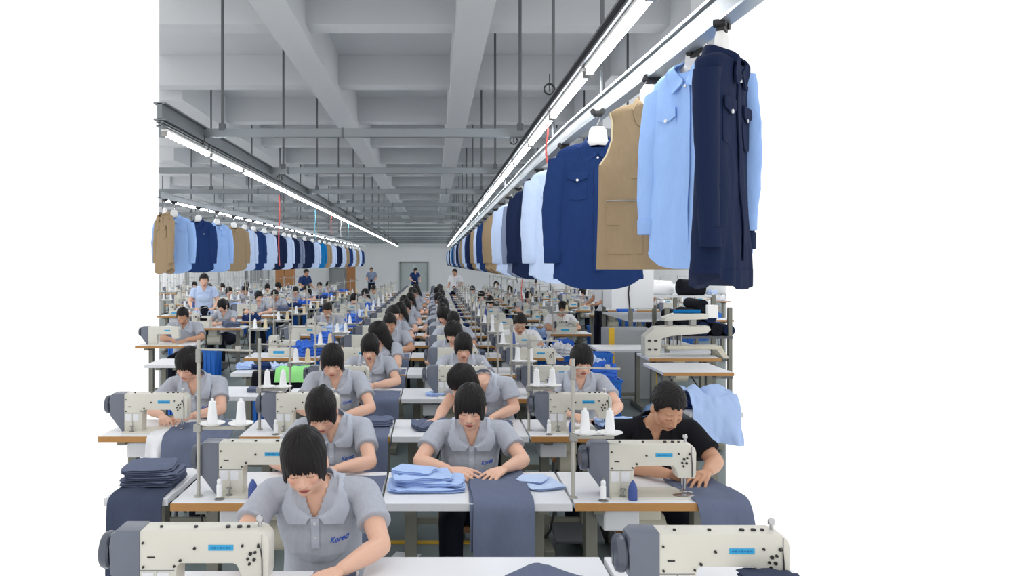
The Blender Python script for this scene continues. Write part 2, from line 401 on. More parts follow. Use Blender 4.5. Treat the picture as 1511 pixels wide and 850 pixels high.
# columns
for k, Y in enumerate((10.7, 17.9, 25.1)):
    r = empty('concrete_column', ['thick white square column standing nearest, with yellow corner guards', 'white square column with a dark cable, second from the front', 'far white square column behind the garments'][k], 'column', (2.66 - .02, Y, 0))
    x = B(); x.box((0, .28, 2.75), (.56, .56, 3.1), .01); x.obj('shaft', 'wall', r, False)
    x = B(); x.box((0, .28, .46), (.60, .60, .92), .01); x.obj('base_panel', 'grey_panel', r, False)
    for sx in (-1, 1):
        x = B(); x.box((sx * .285, -.022, .48), (.07, .03, .94), .004); x.obj('corner_guard', 'yellow', r, False)
    x = B(); x.tube([(-.05 + .01 * math.sin(z * 3), -.012, 3 - z * .2) for z in range(10)], .009); x.obj('cable', 'cable', r)
# ------------------------------------------------------------------ tables, machines, stands
TZ = 0.76
def make_table(w, d, brown, wood=True, motor=True, white_part=0):
    r = empty('sewing_table', '', 'table')
    x = B(); x.box((w / 2, d / 2, TZ - .014), (w - .006, d, .028), .003); x.obj('table_top', 'white_top', r, False)
    x = B(); x.box((w / 2, -.003, TZ - .0165), (w - .006, .008, .033), .002); x.obj('edge_band', 'brown_edge' if brown else 'white_edge', r, False)
    for lx in (.12, w - .12):
        x = B(); x.box((lx, d * .5, .40), (.055, .07, .66), .004); x.box((lx, d * .5, .045), (.06, d * .98, .05), .006); x.box((lx, d * .5, .71), (.05, d * .8, .03))
        for yy in (.03, d - .03): x.cyl((lx, yy, 0), (lx, yy, .03), .022, seg=10)
        x.obj('leg', 'leg', r, False)
    x = B(); x.box((w / 2, d * .5, .17), (w - .24, .03, .04)); x.obj('crossbar', 'leg', r, False)
    if motor:
        x = B(); x.cyl((w * .42, d * .5, .55), (w * .62, d * .5, .55), .085, seg=18); x.box((w * .5, d * .5, .66), (.14, .1, .12), .01); x.obj('motor', 'machine_low', r)
        x = B(); x.box((w * .62, d * .3, .13), (.30, .22, .02), .004, Matrix.Rotation(.25, 3, 'X')); x.obj('treadle', 'steel_dark', r, False)
        x = B(); x.tube([(w * .4, d * .45, .50), (w * .36, d * .3, .32), (w * .3, d * .4, .12), (w * .15, d * .45, .03)], .008); x.tube([(w * .66, d * .5, .56), (w * .75, d * .2, .4), (w * .8, d * .3, .02)], .007); x.obj('cable', 'cable', r)
        x = B(); x.box((w * .3, d * .32, .66), (.16, .2, .09), .01); x.obj('drawer', 'white_edge', r, False)
    return r
TP = {}
def table(w, d, brown, x, y, label, group=None, motor=True):
    k = (round(w, 2), round(d, 2), brown, motor)
    if k not in TP: TP[k] = make_table(w, d, brown, motor=motor); o = TP[k]; o.location = (x, y, 0); tag(o, label, 'table', group); return o
    o = dup(TP[k], (x, y, 0), 0, label, group if group else '')
    return o
def make_machine(lo=False):
    r = empty('sewing_machine', '', 'sewing machine')
    W = .045
    head = [(.107, .0), (.218, .0), (.222, .128), (.232, .137), (.392, .137), (.402, .132), (.416, .10), (.420, .082), (.494, .082), (.498, .10), (.500, .195), (.495, .215), (.480, .230), (.46, .236), (.107, .236)]
    x = B(); x.prism(head, -W, W, .006 if not lo else .004); body = x.obj('machine_body', 'machine', r, ang=35)
    end = [(.022, .105), (.10, .0), (.112, .0), (.112, .238), (.04, .238), (.024, .225), (.018, .19)]
    x = B(); x.prism(end, -W - .004, W + .004, .008 if not lo else .005); x.obj('motor_cover', 'motor_end', r, ang=35)
    x = B(); x.lathe([(0, -.002), (.03, -.002), (.052, .004), (.056, .014), (.056, .026), (.05, .032), (.0, .032)], (-.016, 0, .165), (1, 0, 0), 24 if not lo else 12)
    x.box((-.018, 0, .165), (.004, .02, .07), .001); x.obj('handwheel', 'wheel', r)
    x = B(); x.box((.31, 0, .004), (.40, .178, .010), .003); x.obj('bed', 'machine', r, False)
    x = B(); x.box((.355, -W - .001, .186), (.075, .003, .017), .0008); lb = x.obj('label', 'label_blue', r, False)
    if not lo:
        x = B()
        for i in range(7): x.box((.328 + i * .009, -W - .003, .186), (.0065 - (i % 3) * .001, .001, .004 + (i % 2) * .0015))
        x.obj('lettering', 'label_ink', lb, False)
        x = B(); x.box((.163, -W - .0006, .118), (.105, .002, .0015)); x.box((.163, -W - .0006, .058), (.0015, .002, .115)); x.obj('panel_seam', 'motor_end', r, False)
        for (sx, sz) in ((.135, .09), (.182, .09)):
            x = B(); x.box((sx, -W - .001, sz), (.036, .002, .044)); x.obj('sticker', 'paper', r, False)
        x = B(); x.box((.145, -W - .001, .157), (.022, .003, .004)); x.obj('badge', 'black', r, False)
        for (sx, sz, sr) in ((.233, .147, .005), (.276, .184, .005), (.215, .130, .004), (.122, .128, .004), (.121, .20, .004), (.420, .192, .0045), (.436, .152, .005), (.444, .168, .0065), (.458, .172, .005), (.455, .150, .006), (.441, .137, .005), (.468, .190, .005)):
            x = B(); x.cyl((sx, -W + .004, sz), (sx, -W - .006, sz), sr, sr * .8, seg=10); x.obj('screw', 'black', r)
        for (sx, sr) in ((.27, .006), (.368, .008), (.403, .008), (.43, .006), (.165, .005)):
            x = B(); x.cyl((sx, -.01, .234), (sx, -.01, .241), sr, seg=10); x.obj('oil_cap', 'black', r)
        x = B(); x.lathe([(.006, 0), (.006, .016), (.011, .018), (.011, .028), (.008, .034), (0, .035)], (.462, 0, .234), seg=12); x.obj('pressure_knob', 'chrome', r)
        x = B(); x.tube([(.465, -W - .004, .195), (.470, -W - .008, .200), (.476, -W - .006, .18), (.479, -W - .004, .15), (.480, -W - .004, .09)], .0016); x.obj('thread', 'cable', r)
        x = B(); x.box((.478, -W - .001, .155), (.0012, .002, .14)); x.obj('face_seam', 'motor_end', r, False)
        x = B(); x.lathe([(.016, 0), (.016, .003), (.004, .005), (.004, .03), (.012, .03), (.012, .036), (0, .037)], (.165, -.072, .009), seg=12); x.obj('bobbin_winder', 'dull_metal', r)
        x = B(); x.ball((.44, -.05, .010), (.05, .03, .0015)); x.obj('slide_plate', 'chrome', r)
    x = B(); x.cyl((.45, 0, .085), (.45, 0, .045), .005, seg=8); x.cyl((.45, 0, .045), (.45, 0, .012), .0018, seg=6); x.cyl((.463, 0, .085), (.463, 0, .022), .005, seg=8); x.box((.455, -.004, .016), (.016, .04, .004), .001); x.obj('presser_foot', 'chrome', r)
    return r
MH = make_machine(); ML = make_machine(True)
MH.location = ML.location = (0, -30, -5)
_mu = {}
def machine(x, y, label, hi=True, group=None, z=TZ):
    p = MH if hi else ML
    if p.name not in _mu:
        _mu[p.name] = 1; p.location = (x, y, z); tag(p, label, 'sewing machine', group); return p
    return dup(p, (x, y, z), 0, label, group if group else '')
def make_overlock():
    r = empty('overlock_machine', '', 'sewing machine')
    x = B(); x.box((.15, 0, .05), (.30, .2, .10), .012); x.box((.05, 0, .16), (.10, .15, .14), .015); x.prism([(.02, .17), (.26, .185), (.30, .17), (.30, .11), (.26, .11), (.24, .145), (.02, .15)], -.05, .05, .008); x.obj('machine_body', 'machine', r, ang=35)
    for i in range(4):
        x = B(); x.lathe([(.011, 0), (.011, .012), (.006, .014), (.006, .022), (0, .022)], (.04 + i * .035, -.078 if i < 2 else -.052, .17), (0, -1, 0), 10); x.obj('tension_knob', 'black' if i % 2 else 'chrome', r)
    x = B(); x.tube([(.12, 0, .19), (.12, 0, .30), (.22, 0, .33), (.26, 0, .30)], .004); x.tube([(.08, 0, .19), (.07, 0, .31), (.16, .0, .35)], .004); x.obj('thread_guide', 'chrome', r)
    x = B(); x.box((.12, -.101, .05), (.12, .003, .03)); x.obj('label', 'label_blue', r, False)
    x = B(); x.cyl((.28, 0, .11), (.28, 0, .02), .006, seg=8); x.box((.28, -.01, .105), (.04, .05, .006)); x.obj('presser_foot', 'chrome', r)
    x = B(); x.lathe([(.0, 0), (.05, 0), (.055, .02), (.04, .03), (0, .03)], (-.03, 0, .12), (1, 0, 0), 14); x.obj('handwheel', 'wheel', r)
    return r
OV = make_overlock(); OV.location = (0, -30, -5); _ov = []
def overlock(x, y, label, group=None, z=TZ):
    if not _ov: _ov.append(1); OV.location = (x, y, z); tag(OV, label, 'sewing machine', group); return OV
    return dup(OV, (x, y, z), 0, label, group if group else '')
# thread stand: pole with a lower arm carrying spool plates and an upper guide arm
def make_stand(h, arm, side=1, nd=2, top=True):
    r = empty('thread_stand', '', 'thread stand')
    x = B(); x.cyl((0, 0, 0), (0, 0, h), .0085, seg=10); x.cyl((0, 0, 0), (0, 0, .006), .02, seg=12); x.obj('pole', 'stand', r)
    x = B(); x.box((side * arm * .45, 0, h * .44), (arm, .02, .016), .003); x.obj('cross_arm', 'stand', r, False)
    x = B(); x.box((0, -.004, h * .44), (.035, .04, .035), .004); x.obj('clamp', 'dull_metal', r, False); x = B(); x.box((0, 0, h * .9), (.022, .024, .06), .004); x.obj('clamp', 'dull_metal', r, False)
    for i in range(nd):
        dx = side * arm * (.28 + .58 * i / max(1, nd - 1))
        x = B(); x.lathe([(0, .0), (.03, .0), (.056, .010), (.057, .013), (.03, .006), (.004, .006), (.004, .07), (0, .07)], (dx, 0, h * .44 + .01), seg=20); x.obj('spool_plate', 'hanger', r)
    if top:
        x = B(); x.tube([(0, 0, h * .94), (side * arm * 1.1, 0, h * .93)], .005); x.cyl((side * arm * .8, 0, h * .93), (side * arm * .8, 0, h * .96), .012); x.obj('guide_arm', 'stand', r)
    return r
ST = {}
def stand(x, y, label, h=.60, arm=.18, side=1, nd=2, top=True, group=None, z=TZ):
    k = (h, arm, side, nd, top)
    if k not in ST: ST[k] = make_stand(*k); o = ST[k]; o.location = (x, y, z); tag(o, label, 'thread stand', group); return o
    return dup(ST[k], (x, y, z), 0, label, group if group else '')
CN = {}
def cone(x, y, z, m, label, h=.10, r=.024, group=None):
    k = (m, h, r)
    if k not in CN:
        b = B(); b.lathe([(0, 0), (r * .95, 0), (r, .004), (r * .62, h), (r * .3, h), (r * .28, h + .012), (0, h + .012)], seg=18); CN[k] = b.mesh('thread_cone', MT[m])
    o = bpy.data.objects.new('thread_cone', CN[k]); COL.objects.link(o); o.location = (x, y, z); return tag(o, label, 'thread cone', group)
def bottle(x, y, label, m='cone_blue', h=.085, r=.019):
    k = ('bottle', m)
    if k not in CN:
        b = B(); b.lathe([(0, 0), (r, 0), (r * 1.05, .004), (r * 1.05, h * .55), (r * .95, h * .62), (r * .95, h * .7), (r * .5, h * .9), (r * .3, h * .92), (r * .3, h), (0, h)], seg=18); CN[k] = b.mesh('thread_spool', MT[m])
    o = bpy.data.objects.new('thread_spool', CN[k]); COL.objects.link(o); o.location = (x, y, TZ + .001); return tag(o, label, 'thread spool')
def winder(x, y, label):
    r = empty('bobbin_stand', label, 'bobbin stand', (x, y, TZ))
    b = B(); b.lathe([(0, 0), (.022, 0), (.022, .003), (.005, .006), (.004, .1), (0, .1)], seg=14); b.obj('base', 'dull_metal', r)
    b = B(); b.lathe([(0, .012), (.0125, .012), (.0125, .065), (.010, .068), (.011, .085), (.005, .092), (0, .092)], seg=14); b.obj('bobbin', 'cone_white', r); return r

# ------------------------------------------------------------------ cloth
def nz(x, y, z=0.0): return noise.noise(Vector((x, y, z)))
def sheet(name, label, cat, x0, x1, prof, mat, wr=.006, seed=0.0, th=.005, nx=40, skew=0.0, taper=0.0, group=None, kind=None, res=.02):
    """cloth strip following the profile [(y,z),...] from back to front and down"""
    pr = []
    for (a, c) in zip(prof, prof[1:]):
        a = Vector(a); c = Vector(c); n = max(1, int((c - a).length / res))
        pr += [a.lerp(c, i / n) for i in range(n)]
    pr.append(Vector(prof[-1]))
    for _ in range(2):
        pr = [pr[0]] + [(pr[i - 1] + pr[i] * 2 + pr[i + 1]) / 4 for i in range(1, len(pr) - 1)] + [pr[-1]]
    L = len(pr); pts = []
    for i, q in enumerate(pr):
        f = i / (L - 1); hang = max(0.0, min(1.0, (TZ - q[1]) / .15)); row = []
        for j in range(nx + 1):
            u = j / nx; w = (x1 - x0) * (1 + taper * f); X = (x0 + x1) / 2 + (u - .5) * w + skew * f
            n = nz(X * 7 + seed, f * 3.5 * 1.0 + seed, seed); n2 = nz(X * 16, f * 9 + seed, 3 + seed)
            dz = abs(n) * wr * 1.5 + abs(n2) * wr * .5
            fold = math.sin(u * 9 + 2 * n + seed) * .010 * hang
            row.append(Vector((X + n * .006, q[0] - (dz * hang) + (-fold - .006 * hang), q[1] + dz * (1 - hang) + .004 * (1 - hang) + (n * .012 * (i == L - 1)))))
        pts.append(row)
    b = B(); b.slab(pts, th); o = b.obj(name, mat, ang=60)
    # origin to the cloth's own place
    c = Vector(((x0 + x1) / 2, prof[0][0], prof[0][1])); o.data.transform(Matrix.Translation(-c)); o.location = c
    return tag(o, label, cat, group, kind)
def pad(name, label, cat, c, w, d, h, rz, mat, seed=0.0, n=26, wr=.35, group=None, parent=None):
    """folded or rumpled cloth: a rounded slab with folds and several visible edge layers"""
    b = B(); pts = []; layers = 3
    rings = []
    for k in range(layers * 4 + 1):
        f = k / (layers * 4); ring = []
        bul = 1 - .05 * math.cos(f * layers * 2 * math.pi) - .03
        for i in range(n * 2):
            t = 2 * math.pi * i / (n * 2); ct, st = math.cos(t), math.sin(t); e = .32
            X = math.copysign(abs(ct) ** e, ct) * w / 2; Y = math.copysign(abs(st) ** e, st) * d / 2
            wob = 1 + .07 * nz(ct * 2 + seed, st * 2, k // 4 * 1.7 + seed)
            ring.append(Vector((X * bul * wob, Y * bul * wob, f * h)))
        rings.append(ring)
    for k in range(1, 7):
        f = 1 - k / 7; rings.append([Vector((p.x * f, p.y * f, h)) for p in rings[layers * 4]])
    V = []
    for ring in rings:
        row = []
        for p in ring:
            q = p.copy(); a = abs(nz(q.x * 9 + seed, q.y * 20 + seed * 2, seed)); a2 = nz(q.x * 28, q.y * 55 + seed, 1) * 1.8
            q.z = max(0, q.z * (1 + wr * (1.6 * a - .35) + wr * .25 * a2)); row.append(b.bm.verts.new(q))
        V.append(row)
    m = n * 2
    for A, C in zip(V, V[1:]):
        for i in range(m): b.bm.faces.new((A[i], A[(i + 1) % m], C[(i + 1) % m], C[i]))
    b.bm.faces.new(V[0][::-1]); b.bm.faces.new(V[-1])
    o = b.obj(name, mat, ang=75); o.location = c; o.rotation_euler = (0, 0, rz)
    if parent: o.parent = parent; return o
    return tag(o, label, cat, group)
def crate(x, y, label, w=.42, d=.32, h=.3, m='bin_blue', z=0.0):
    b = B()
    P = lambda s, zz: [(sx * w / 2 * s, sy * d / 2 * s, zz) for sx, sy in ((-1, -1), (1, -1), (1, 1), (-1, 1))]
    L = [P(.86, 0), P(1, h), P(1.05, h), P(1.05, h - .02), P(1.07, h + .004), P(.96, h + .004), P(.82, .012)]
    V = [[b.bm.verts.new(p) for p in q] for q in L]
    for A, C in zip(V, V[1:]):
        for i in range(4): b.bm.faces.new((A[i], A[(i + 1) % 4], C[(i + 1) % 4], C[i]))
    b.bm.faces.new(V[0][::-1]); b.bm.faces.new(V[-1])
    for sx in (-1, 1):
        for k in range(4): b.box((sx * w * .47, -d / 2 + d * (k + .5) / 4, h * .5), (.02, .012, h * .8))
    for k in range(6): b.box((-w / 2 + w * (k + .5) / 6, -d * .48, h * .5), (.014, .02, h * .8))
    o = b.obj('storage_crate', m, smooth=False); o.location = (x, y, z); return tag(o, label, 'crate')
# ------------------------------------------------------------------ hanging garments
def garment(kind, mat, seed, lo=False, turn=0):
    """front faces -Y; origin at the neck, hanging down. kinds: shirt, vest"""
    r = empty({'shirt': 'work_shirt', 'vest': 'work_vest'}[kind], '', 'shirt' if kind == 'shirt' else 'vest')
    L = .74 if kind == 'shirt' else .73
    rows = [(.070, .050, .0), (.078, .058, -.012), (.12, .062, -.020), (.17, .064, -.034), (.205, .058, -.055), (.222, .052, -.09), (.226, .050, -.16), (.222, .05, -.24), (.218, .052, -.34), (.218, .056, -.46), (.224, .06, -.58), (.232, .064, -L + .03), (.234, .065, -L)]
    if kind == 'vest': rows = [(.070, .050, .0), (.078, .058, -.012), (.12, .062, -.020), (.16, .062, -.036), (.182, .056, -.052), (.170, .052, -.10), (.172, .052, -.17), (.195, .054, -.235), (.226, .058, -.28), (.228, .06, -.42), (.232, .062, -.56), (.236, .065, -L + .03), (.237, .066, -L)]
    n = 40 if lo else 72
    def surf(row, t, k):
        w, d, z = row; ct, st = math.cos(t), math.sin(t)
        X = math.copysign(abs(ct) ** .75, ct) * w; Y = -math.copysign(abs(st) ** .85, st) * d
        hemf = max(0, (-z - .25) / (L - .25))
        fold = .010 * hemf * math.sin(X * 38 + seed * 3 + 2 * math.sin(z * 6 + seed)) + .012 * nz(X * 8 + seed, z * 5, seed) * min(1, k / 4)
        Y += -math.copysign(fold, st) if abs(st) > .2 else 0
        zz = z
        if k < 4 and st > 0: zz -= (.078, .068, .036, .012)[int(k)] * st ** 3
        if k == len(rows) - 1 and kind == 'shirt': zz = z - .045 * (1 - abs(ct) ** 2) + .03 * abs(ct) ** 3
        elif k == len(rows) - 2 and kind == 'shirt': zz = z - .02 * (1 - abs(ct) ** 2)
        return Vector((X, Y, zz))
    b = B(); V = []
    dense = []
    for k, (a, c) in enumerate(zip(rows, rows[1:])):
        m = 1 if (lo or k < 4) else 3
        for i in range(m):
            f = i / m; dense.append((tuple(a[q] * (1 - f) + c[q] * f for q in range(3)), k + f))
    dense.append((rows[-1], len(rows) - 1))
    for row, k in dense: V.append([b.bm.verts.new(surf(row, 2 * math.pi * i / n, k)) for i in range(n)])
    for A, C in zip(V, V[1:]):
        for i in range(n): b.bm.faces.new((A[i], A[(i + 1) % n], C[(i + 1) % n], C[i]))
    inner = [b.bm.verts.new((v.co.x * .97, v.co.y * .85, v.co.z + .01)) for v in V[-1]]
    for i in range(n): b.bm.faces.new((V[-1][i], V[-1][(i + 1) % n], inner[(i + 1) % n], inner[i]))
    b.bm.faces.new(inner)
    b.obj('body', mat, r, ang=60)
    def front(x, z):           # y of the front face
        for a, c in zip(rows, rows[1:]):
            if c[2] <= z <= a[2]:
                f = (a[2] - z) / (a[2] - c[2]); w = a[0] * (1 - f) + c[0] * f; d = a[1] * (1 - f) + c[1] * f; break
        else: w, d = rows[-1][:2]
        ct = min(.98, abs(x) / w) ** (1 / .75); st = math.sqrt(1 - ct * ct)
        hemf = max(0, (-z - .25) / (L - .25))
        fo = .010 * hemf * math.sin(x * 38 + seed * 3 + 2 * math.sin(z * 6 + seed)) + .012 * nz(x * 8 + seed, z * 5, seed)
        return -(st ** .85) * d - fo
    def patch(name, x0, x1, z0, z1, off, par, point=0.0, m=None, nn=8):
        b = B(); pts = []
        for i in range(nn + 1):
            z = z0 + (z1 - z0) * i / nn; row = []
            for j in range(nn + 1):
                u = j / nn; x = x0 + (x1 - x0) * u; zz = z - point * (1 - abs(2 * u - 1)) * (i / nn)
                row.append(Vector((x, front(x, zz) - off, zz)))
            pts.append(row)
        b.slab(pts, -.004); return b.obj(name, m or mat, par, ang=50)
    if kind == 'shirt':
        for s in (-1, 1):
            b = B(); pts = []; R1 = []
            for k in range(13):
                f = k / 12; pts.append(Vector((s * (.195 + .055 * math.sin(min(1, f * 1.4) * 1.57) - .02 * f), -.004 - .02 * f, -.085 - .56 * f)))
                R1.append(.066 - .018 * f)
            rings = []
            for k, p in enumerate(pts):
                ring = []
                for i in range(20):
                    t = 2 * math.pi * i / 20; wob = 1 + .14 * nz(p.z * 14 + seed * 3 + s, t * .8, k * .25)
                    ring.append(b.bm.verts.new((p.x + math.cos(t) * R1[k] * wob, p.y + math.sin(t) * R1[k] * .62 * wob, p.z + (-.0 if k else s * math.cos(t) * -.012 - .0))))
                rings.append(ring)
            for A, C in zip(rings, rings[1:]):
                for i in range(20): b.bm.faces.new((A[i], A[(i + 1) % 20], C[(i + 1) % 20], C[i]))
            b.bm.faces.new(rings[0][::-1]); b.bm.faces.new(rings[-1])
            sl = b.obj('sleeve', mat, r, ang=60)
            if not lo:
                b = B(); q = pts[-1]; rr = []
                for zz, k in ((.055, 1.10), (-.0, 1.08), (-.004, 1.0)):
                    rr.append([b.bm.verts.new((q.x + math.cos(2 * math.pi * i / 20) * R1[-1] * k, q.y + math.sin(2 * math.pi * i / 20) * R1[-1] * .64 * k, q.z + zz)) for i in range(20)])
                for A, C in zip(rr, rr[1:]):
                    for i in range(20): b.bm.faces.new((A[i], A[(i + 1) % 20], C[(i + 1) % 20], C[i]))
                b.bm.faces.new(rr[-1]); b.bm.faces.new(rr[0]); b.obj('cuff', mat, sl, ang=60)
    if kind == 'vest' and not lo:
        for s in (-1, 1):
            b = B(); b.tube([(s * x_, -.012, z_) for x_, z_ in ((.176, -.05), (.168, -.10), (.170, -.17), (.192, -.235), (.222, -.28))], .007); b.obj('armhole_piping', 'tan', r)
    # collar: stand + two pointed leaves
    def lp(P, f):
        q = f * (len(P) - 1); i = min(len(P) - 2, int(q)); return Vector(P[i]).lerp(Vector(P[i + 1]), q - i)
    for s in (-1, 1):
        tp = [(0, .055, .034), (.035, .045, .032), (.055, .015, .024), (.060, -.020, .006), (.050, -.044, -.025), (.028, -.058, -.054), (.004, -.062, -.078)]
        lw = [(0, .066, -.008), (.05, .058, -.010), (.082, .030, -.018), (.092, -.020, -.036), (.088, -.05, -.072), (.068, -.06, -.124), (.010, -.06, -.088)]
        b = B(); pts = []
        for k in range(15):
            f = k / 14; t_ = lp(tp, f); q_ = lp(lw, f); row = []
            for g in range(5):
                p = t_.lerp(q_, g / 4); p = Vector((p.x * s, p.y, p.z + .006 * math.sin(g / 4 * 3.14)))
                if p.y < -.02 and p.z < -.004: p.y = min(p.y, front(p.x, min(p.z, -.001)) - .010 - .008 * g / 4)
                elif g >= 3: p.y = p.y
                row.append(p)
            pts.append(row)
        b.slab(pts, .007 * s); b.obj('collar', mat, r, ang=35)
    if not lo:
        pk = patch('placket', -.018, .018, -.085, -L + .05, .003, r, nn=14)
        for k in range(1):
            b = B(); z = -.045 - k * .105; z = -.098; b.cyl((0, front(0, z) - .008, z), (0, front(0, z) - .013, z), .0055, seg=12); b.obj('button', 'button' if kind == 'shirt' else mat, pk)
        b = B(); b.box((0, .035, -.004), (.05, .002, .028)); b.obj('neck_label', 'paper', r, False)
    for s in (-1, 1):
        if kind == 'shirt':
            pkt = patch('pocket', s * .055, s * .155, -.185, -.31, .003, r, .01)
            fl = patch('pocket_flap', s * .052, s * .158, -.168, -.202, .011, pkt, .020)
            if not lo:
                b = B(); z = -.213; x = s * .105; b.cyl((x, front(x, z) - .011, z), (x, front(x, z) - .016, z), .007, seg=12); b.obj('button', 'button', pkt)
        else:
            for (z0, z1, x0, x1) in ((-.20, -.34, .03, .10), (-.20, -.34, .102, .17), (-.44, -.54, .05, .20), (-.56, -.665, .05, .20)):
                patch('pocket', s * x0, s * x1, z0, z1, .003, r)
            if not lo:
                b = B(); z = -.435; b.tube([(s * (.05 + .15 * k / 6), front(.05 + .15 * k / 6, z) - .005, z) for k in range(7)], .003); b.obj('zip', 'dull_metal', r)
    return r
def make_hanger(hook):
    r = empty('clothes_hanger', '', 'hanger')
    b = B(); poly = [(-.16, -.098), (-.15, -.085), (-.052, -.020), (-.045, .030), (-.03, .052), (.03, .052), (.045, .030), (.052, -.020), (.15, -.085), (.16, -.098), (.13, -.098), (.04, -.050), (0, -.045), (-.04, -.050), (-.13, -.098)]
    b.prism(poly, -.013, .013, .004); b.obj('shoulder_bar', 'hanger', r, ang=35)
    b = B(); b.tube([(0, 0, .04), (0, 0, hook - .03), (.012, 0, hook - .005), (0, 0, hook + .008), (-.012, 0, hook - .004)], .0035); b.obj('hook', 'chrome', r)
    b = B(); b.box((0, 0, hook + .02), (.05, .03, .03), .006); b.cyl((-.025, -.02, hook + .03), (-.025, .02, hook + .03), .014, seg=12); b.cyl((.025, -.02, hook + .03), (.025, .02, hook + .03), .014, seg=12); b.obj('rail_trolley', 'black', r)
    return r
GP = {}; HG = {}
def hang(kind, mat, X, Y, zc, rz, glabel, lo, seed=1.0, railz=2.63, grp=None, desc=None):
    hk = round(railz - zc - .07, 2)
    k = (kind, mat, lo, seed if not lo else 1.0)
    if k not in GP: GP[k] = garment(kind, mat, seed, lo); o = GP[k]; o.location = (X, Y, zc); o.rotation_euler = (0, 0, rz); tag(o, glabel, None, grp)
    else: o = dup(GP[k], (X, Y, zc), rz, glabel, grp if grp else '')
    if hk not in HG: HG[hk] = make_hanger(hk); h = HG[hk]; h.location = (X, Y, zc + .02); h.rotation_euler = (0, 0, rz)
    else: h = dup(HG[hk], (X, Y, zc + .02), rz)
    tag(h, 'white plastic hanger holding the ' + desc, 'hanger', (grp and 'white hangers of the ' + grp) or '')
    if not grp and 'group' in h: del h['group']
    return o
# right row, nearest first
R = math.radians
right = [('shirt', 'g_dark', .965, 2.70, 2.50, 56, 'midnight navy jacket shirt at the right edge, nearest to the camera', 'nearest midnight navy shirt'),
         ('shirt', 'g_blue', 1.0, 3.06, 2.565, -60, 'sky blue long sleeved shirt with flap pocket beside the khaki vest', 'sky blue shirt beside the khaki vest'),
         ('vest', 'g_khaki', .945, 3.50, 2.505, -4, 'khaki sleeveless work vest with zip and patch pockets on the right rail', 'khaki work vest'),
         ('shirt', 'g_navy', .865, 4.25, 2.45, -12, 'navy work shirt with white pocket button left of the khaki vest', 'navy shirt with white pocket button'),
         ('shirt', 'g_pale', .875, 5.45, 2.45, 2, 'pale blue long sleeved shirt with flap pockets behind the big navy shirt', 'pale blue shirt behind the big navy shirt'),
         ('shirt', 'g_dark', .90, 6.9, 2.45, 4, 'dark navy shirt behind the pale blue flap pocket shirt', 'dark navy shirt behind the pale blue one'),
         ('shirt', 'g_grey', .93, 7.7, 2.44, 5, 'grey blue shirt hanging behind the dark navy shirt', 'grey blue shirt'),
         ('shirt', 'g_pale', .90, 8.6, 2.45, 4, 'pale blue shirt just behind the grey blue shirt', 'pale blue shirt behind the grey blue one')]
for i, (k, m, X, Y, z, a, lab, d) in enumerate(right): hang(k, m, X, Y, z, R(a), lab, False, 1.0 + i * 1.7, desc=d, railz=2.62)
CNAME = {'g_navy': 'navy', 'g_dark': 'dark navy', 'g_blue': 'sky blue', 'g_pale': 'pale blue', 'g_khaki': 'khaki', 'g_grey': 'grey', 'g_teal': 'bright blue'}
seq = ['g_khaki', 'g_khaki', 'g_navy', 'g_pale', 'g_khaki', 'g_dark', 'g_navy', 'g_pale', 'g_khaki', 'g_grey', 'g_dark', 'g_pale', 'g_grey', 'g_navy', 'g_teal', 'g_pale', 'g_dark', 'g_khaki', 'g_pale', 'g_navy', 'g_grey']
Y = 9.7
for i, m in enumerate(seq):
    hang('shirt', m, .90, Y, 2.45, R(18 + 6 * math.sin(i * 2.3)), '%s work shirt, %s garment from the front on the right rail' % (CNAME[m], ORD(i + 9)), True, desc='%s garment from the front on the right rail' % ORD(i + 9), railz=2.62)
    Y += 1.05 + i * .055
left = [(243, 'g_khaki', -48), (257, 'g_blue', 10), (293, 'g_navy', -4), (320, 'g_blue', 25), (345, 'g_khaki', 10), (361, 'g_pale', 30), (374, 'g_navy', 25), (390, 'g_pale', 20), (405, 'g_dark', 10), (419, 'g_pale', 25), (427, 'g_dark', 20), (435, 'g_grey', 25), (449, 'g_dark', 10),
        (461, 'g_pale', 25), (471, 'g_teal', 25), (479, 'g_khaki', 25), (486, 'g_pale', 20), (495, 'g_dark', 22), (501, 'g_pale', 20), (506, 'g_khaki', 20), (512, 'g_navy', 20), (517, 'g_pale', 20), (522, 'g_khaki', 20), (526, 'g_pale', 20), (530, 'g_navy', 20)]
for i, (px, m, a) in enumerate(left):
    Y = 3.5 / ((640 - px) / F)
    lo = i != 2
    hang('shirt', m, -3.5, Y, 2.45, R(a + (18 if i > 2 else 0)), ('navy shirt facing the camera between two sky blue shirts, left rail' if i == 2 else '%s work shirt, %s garment from the left on the far rail' % (CNAME[m], ORD(i + 1))), lo, 9.0, desc='%s garment from the left on the far rail' % ORD(i + 1), railz=2.65)
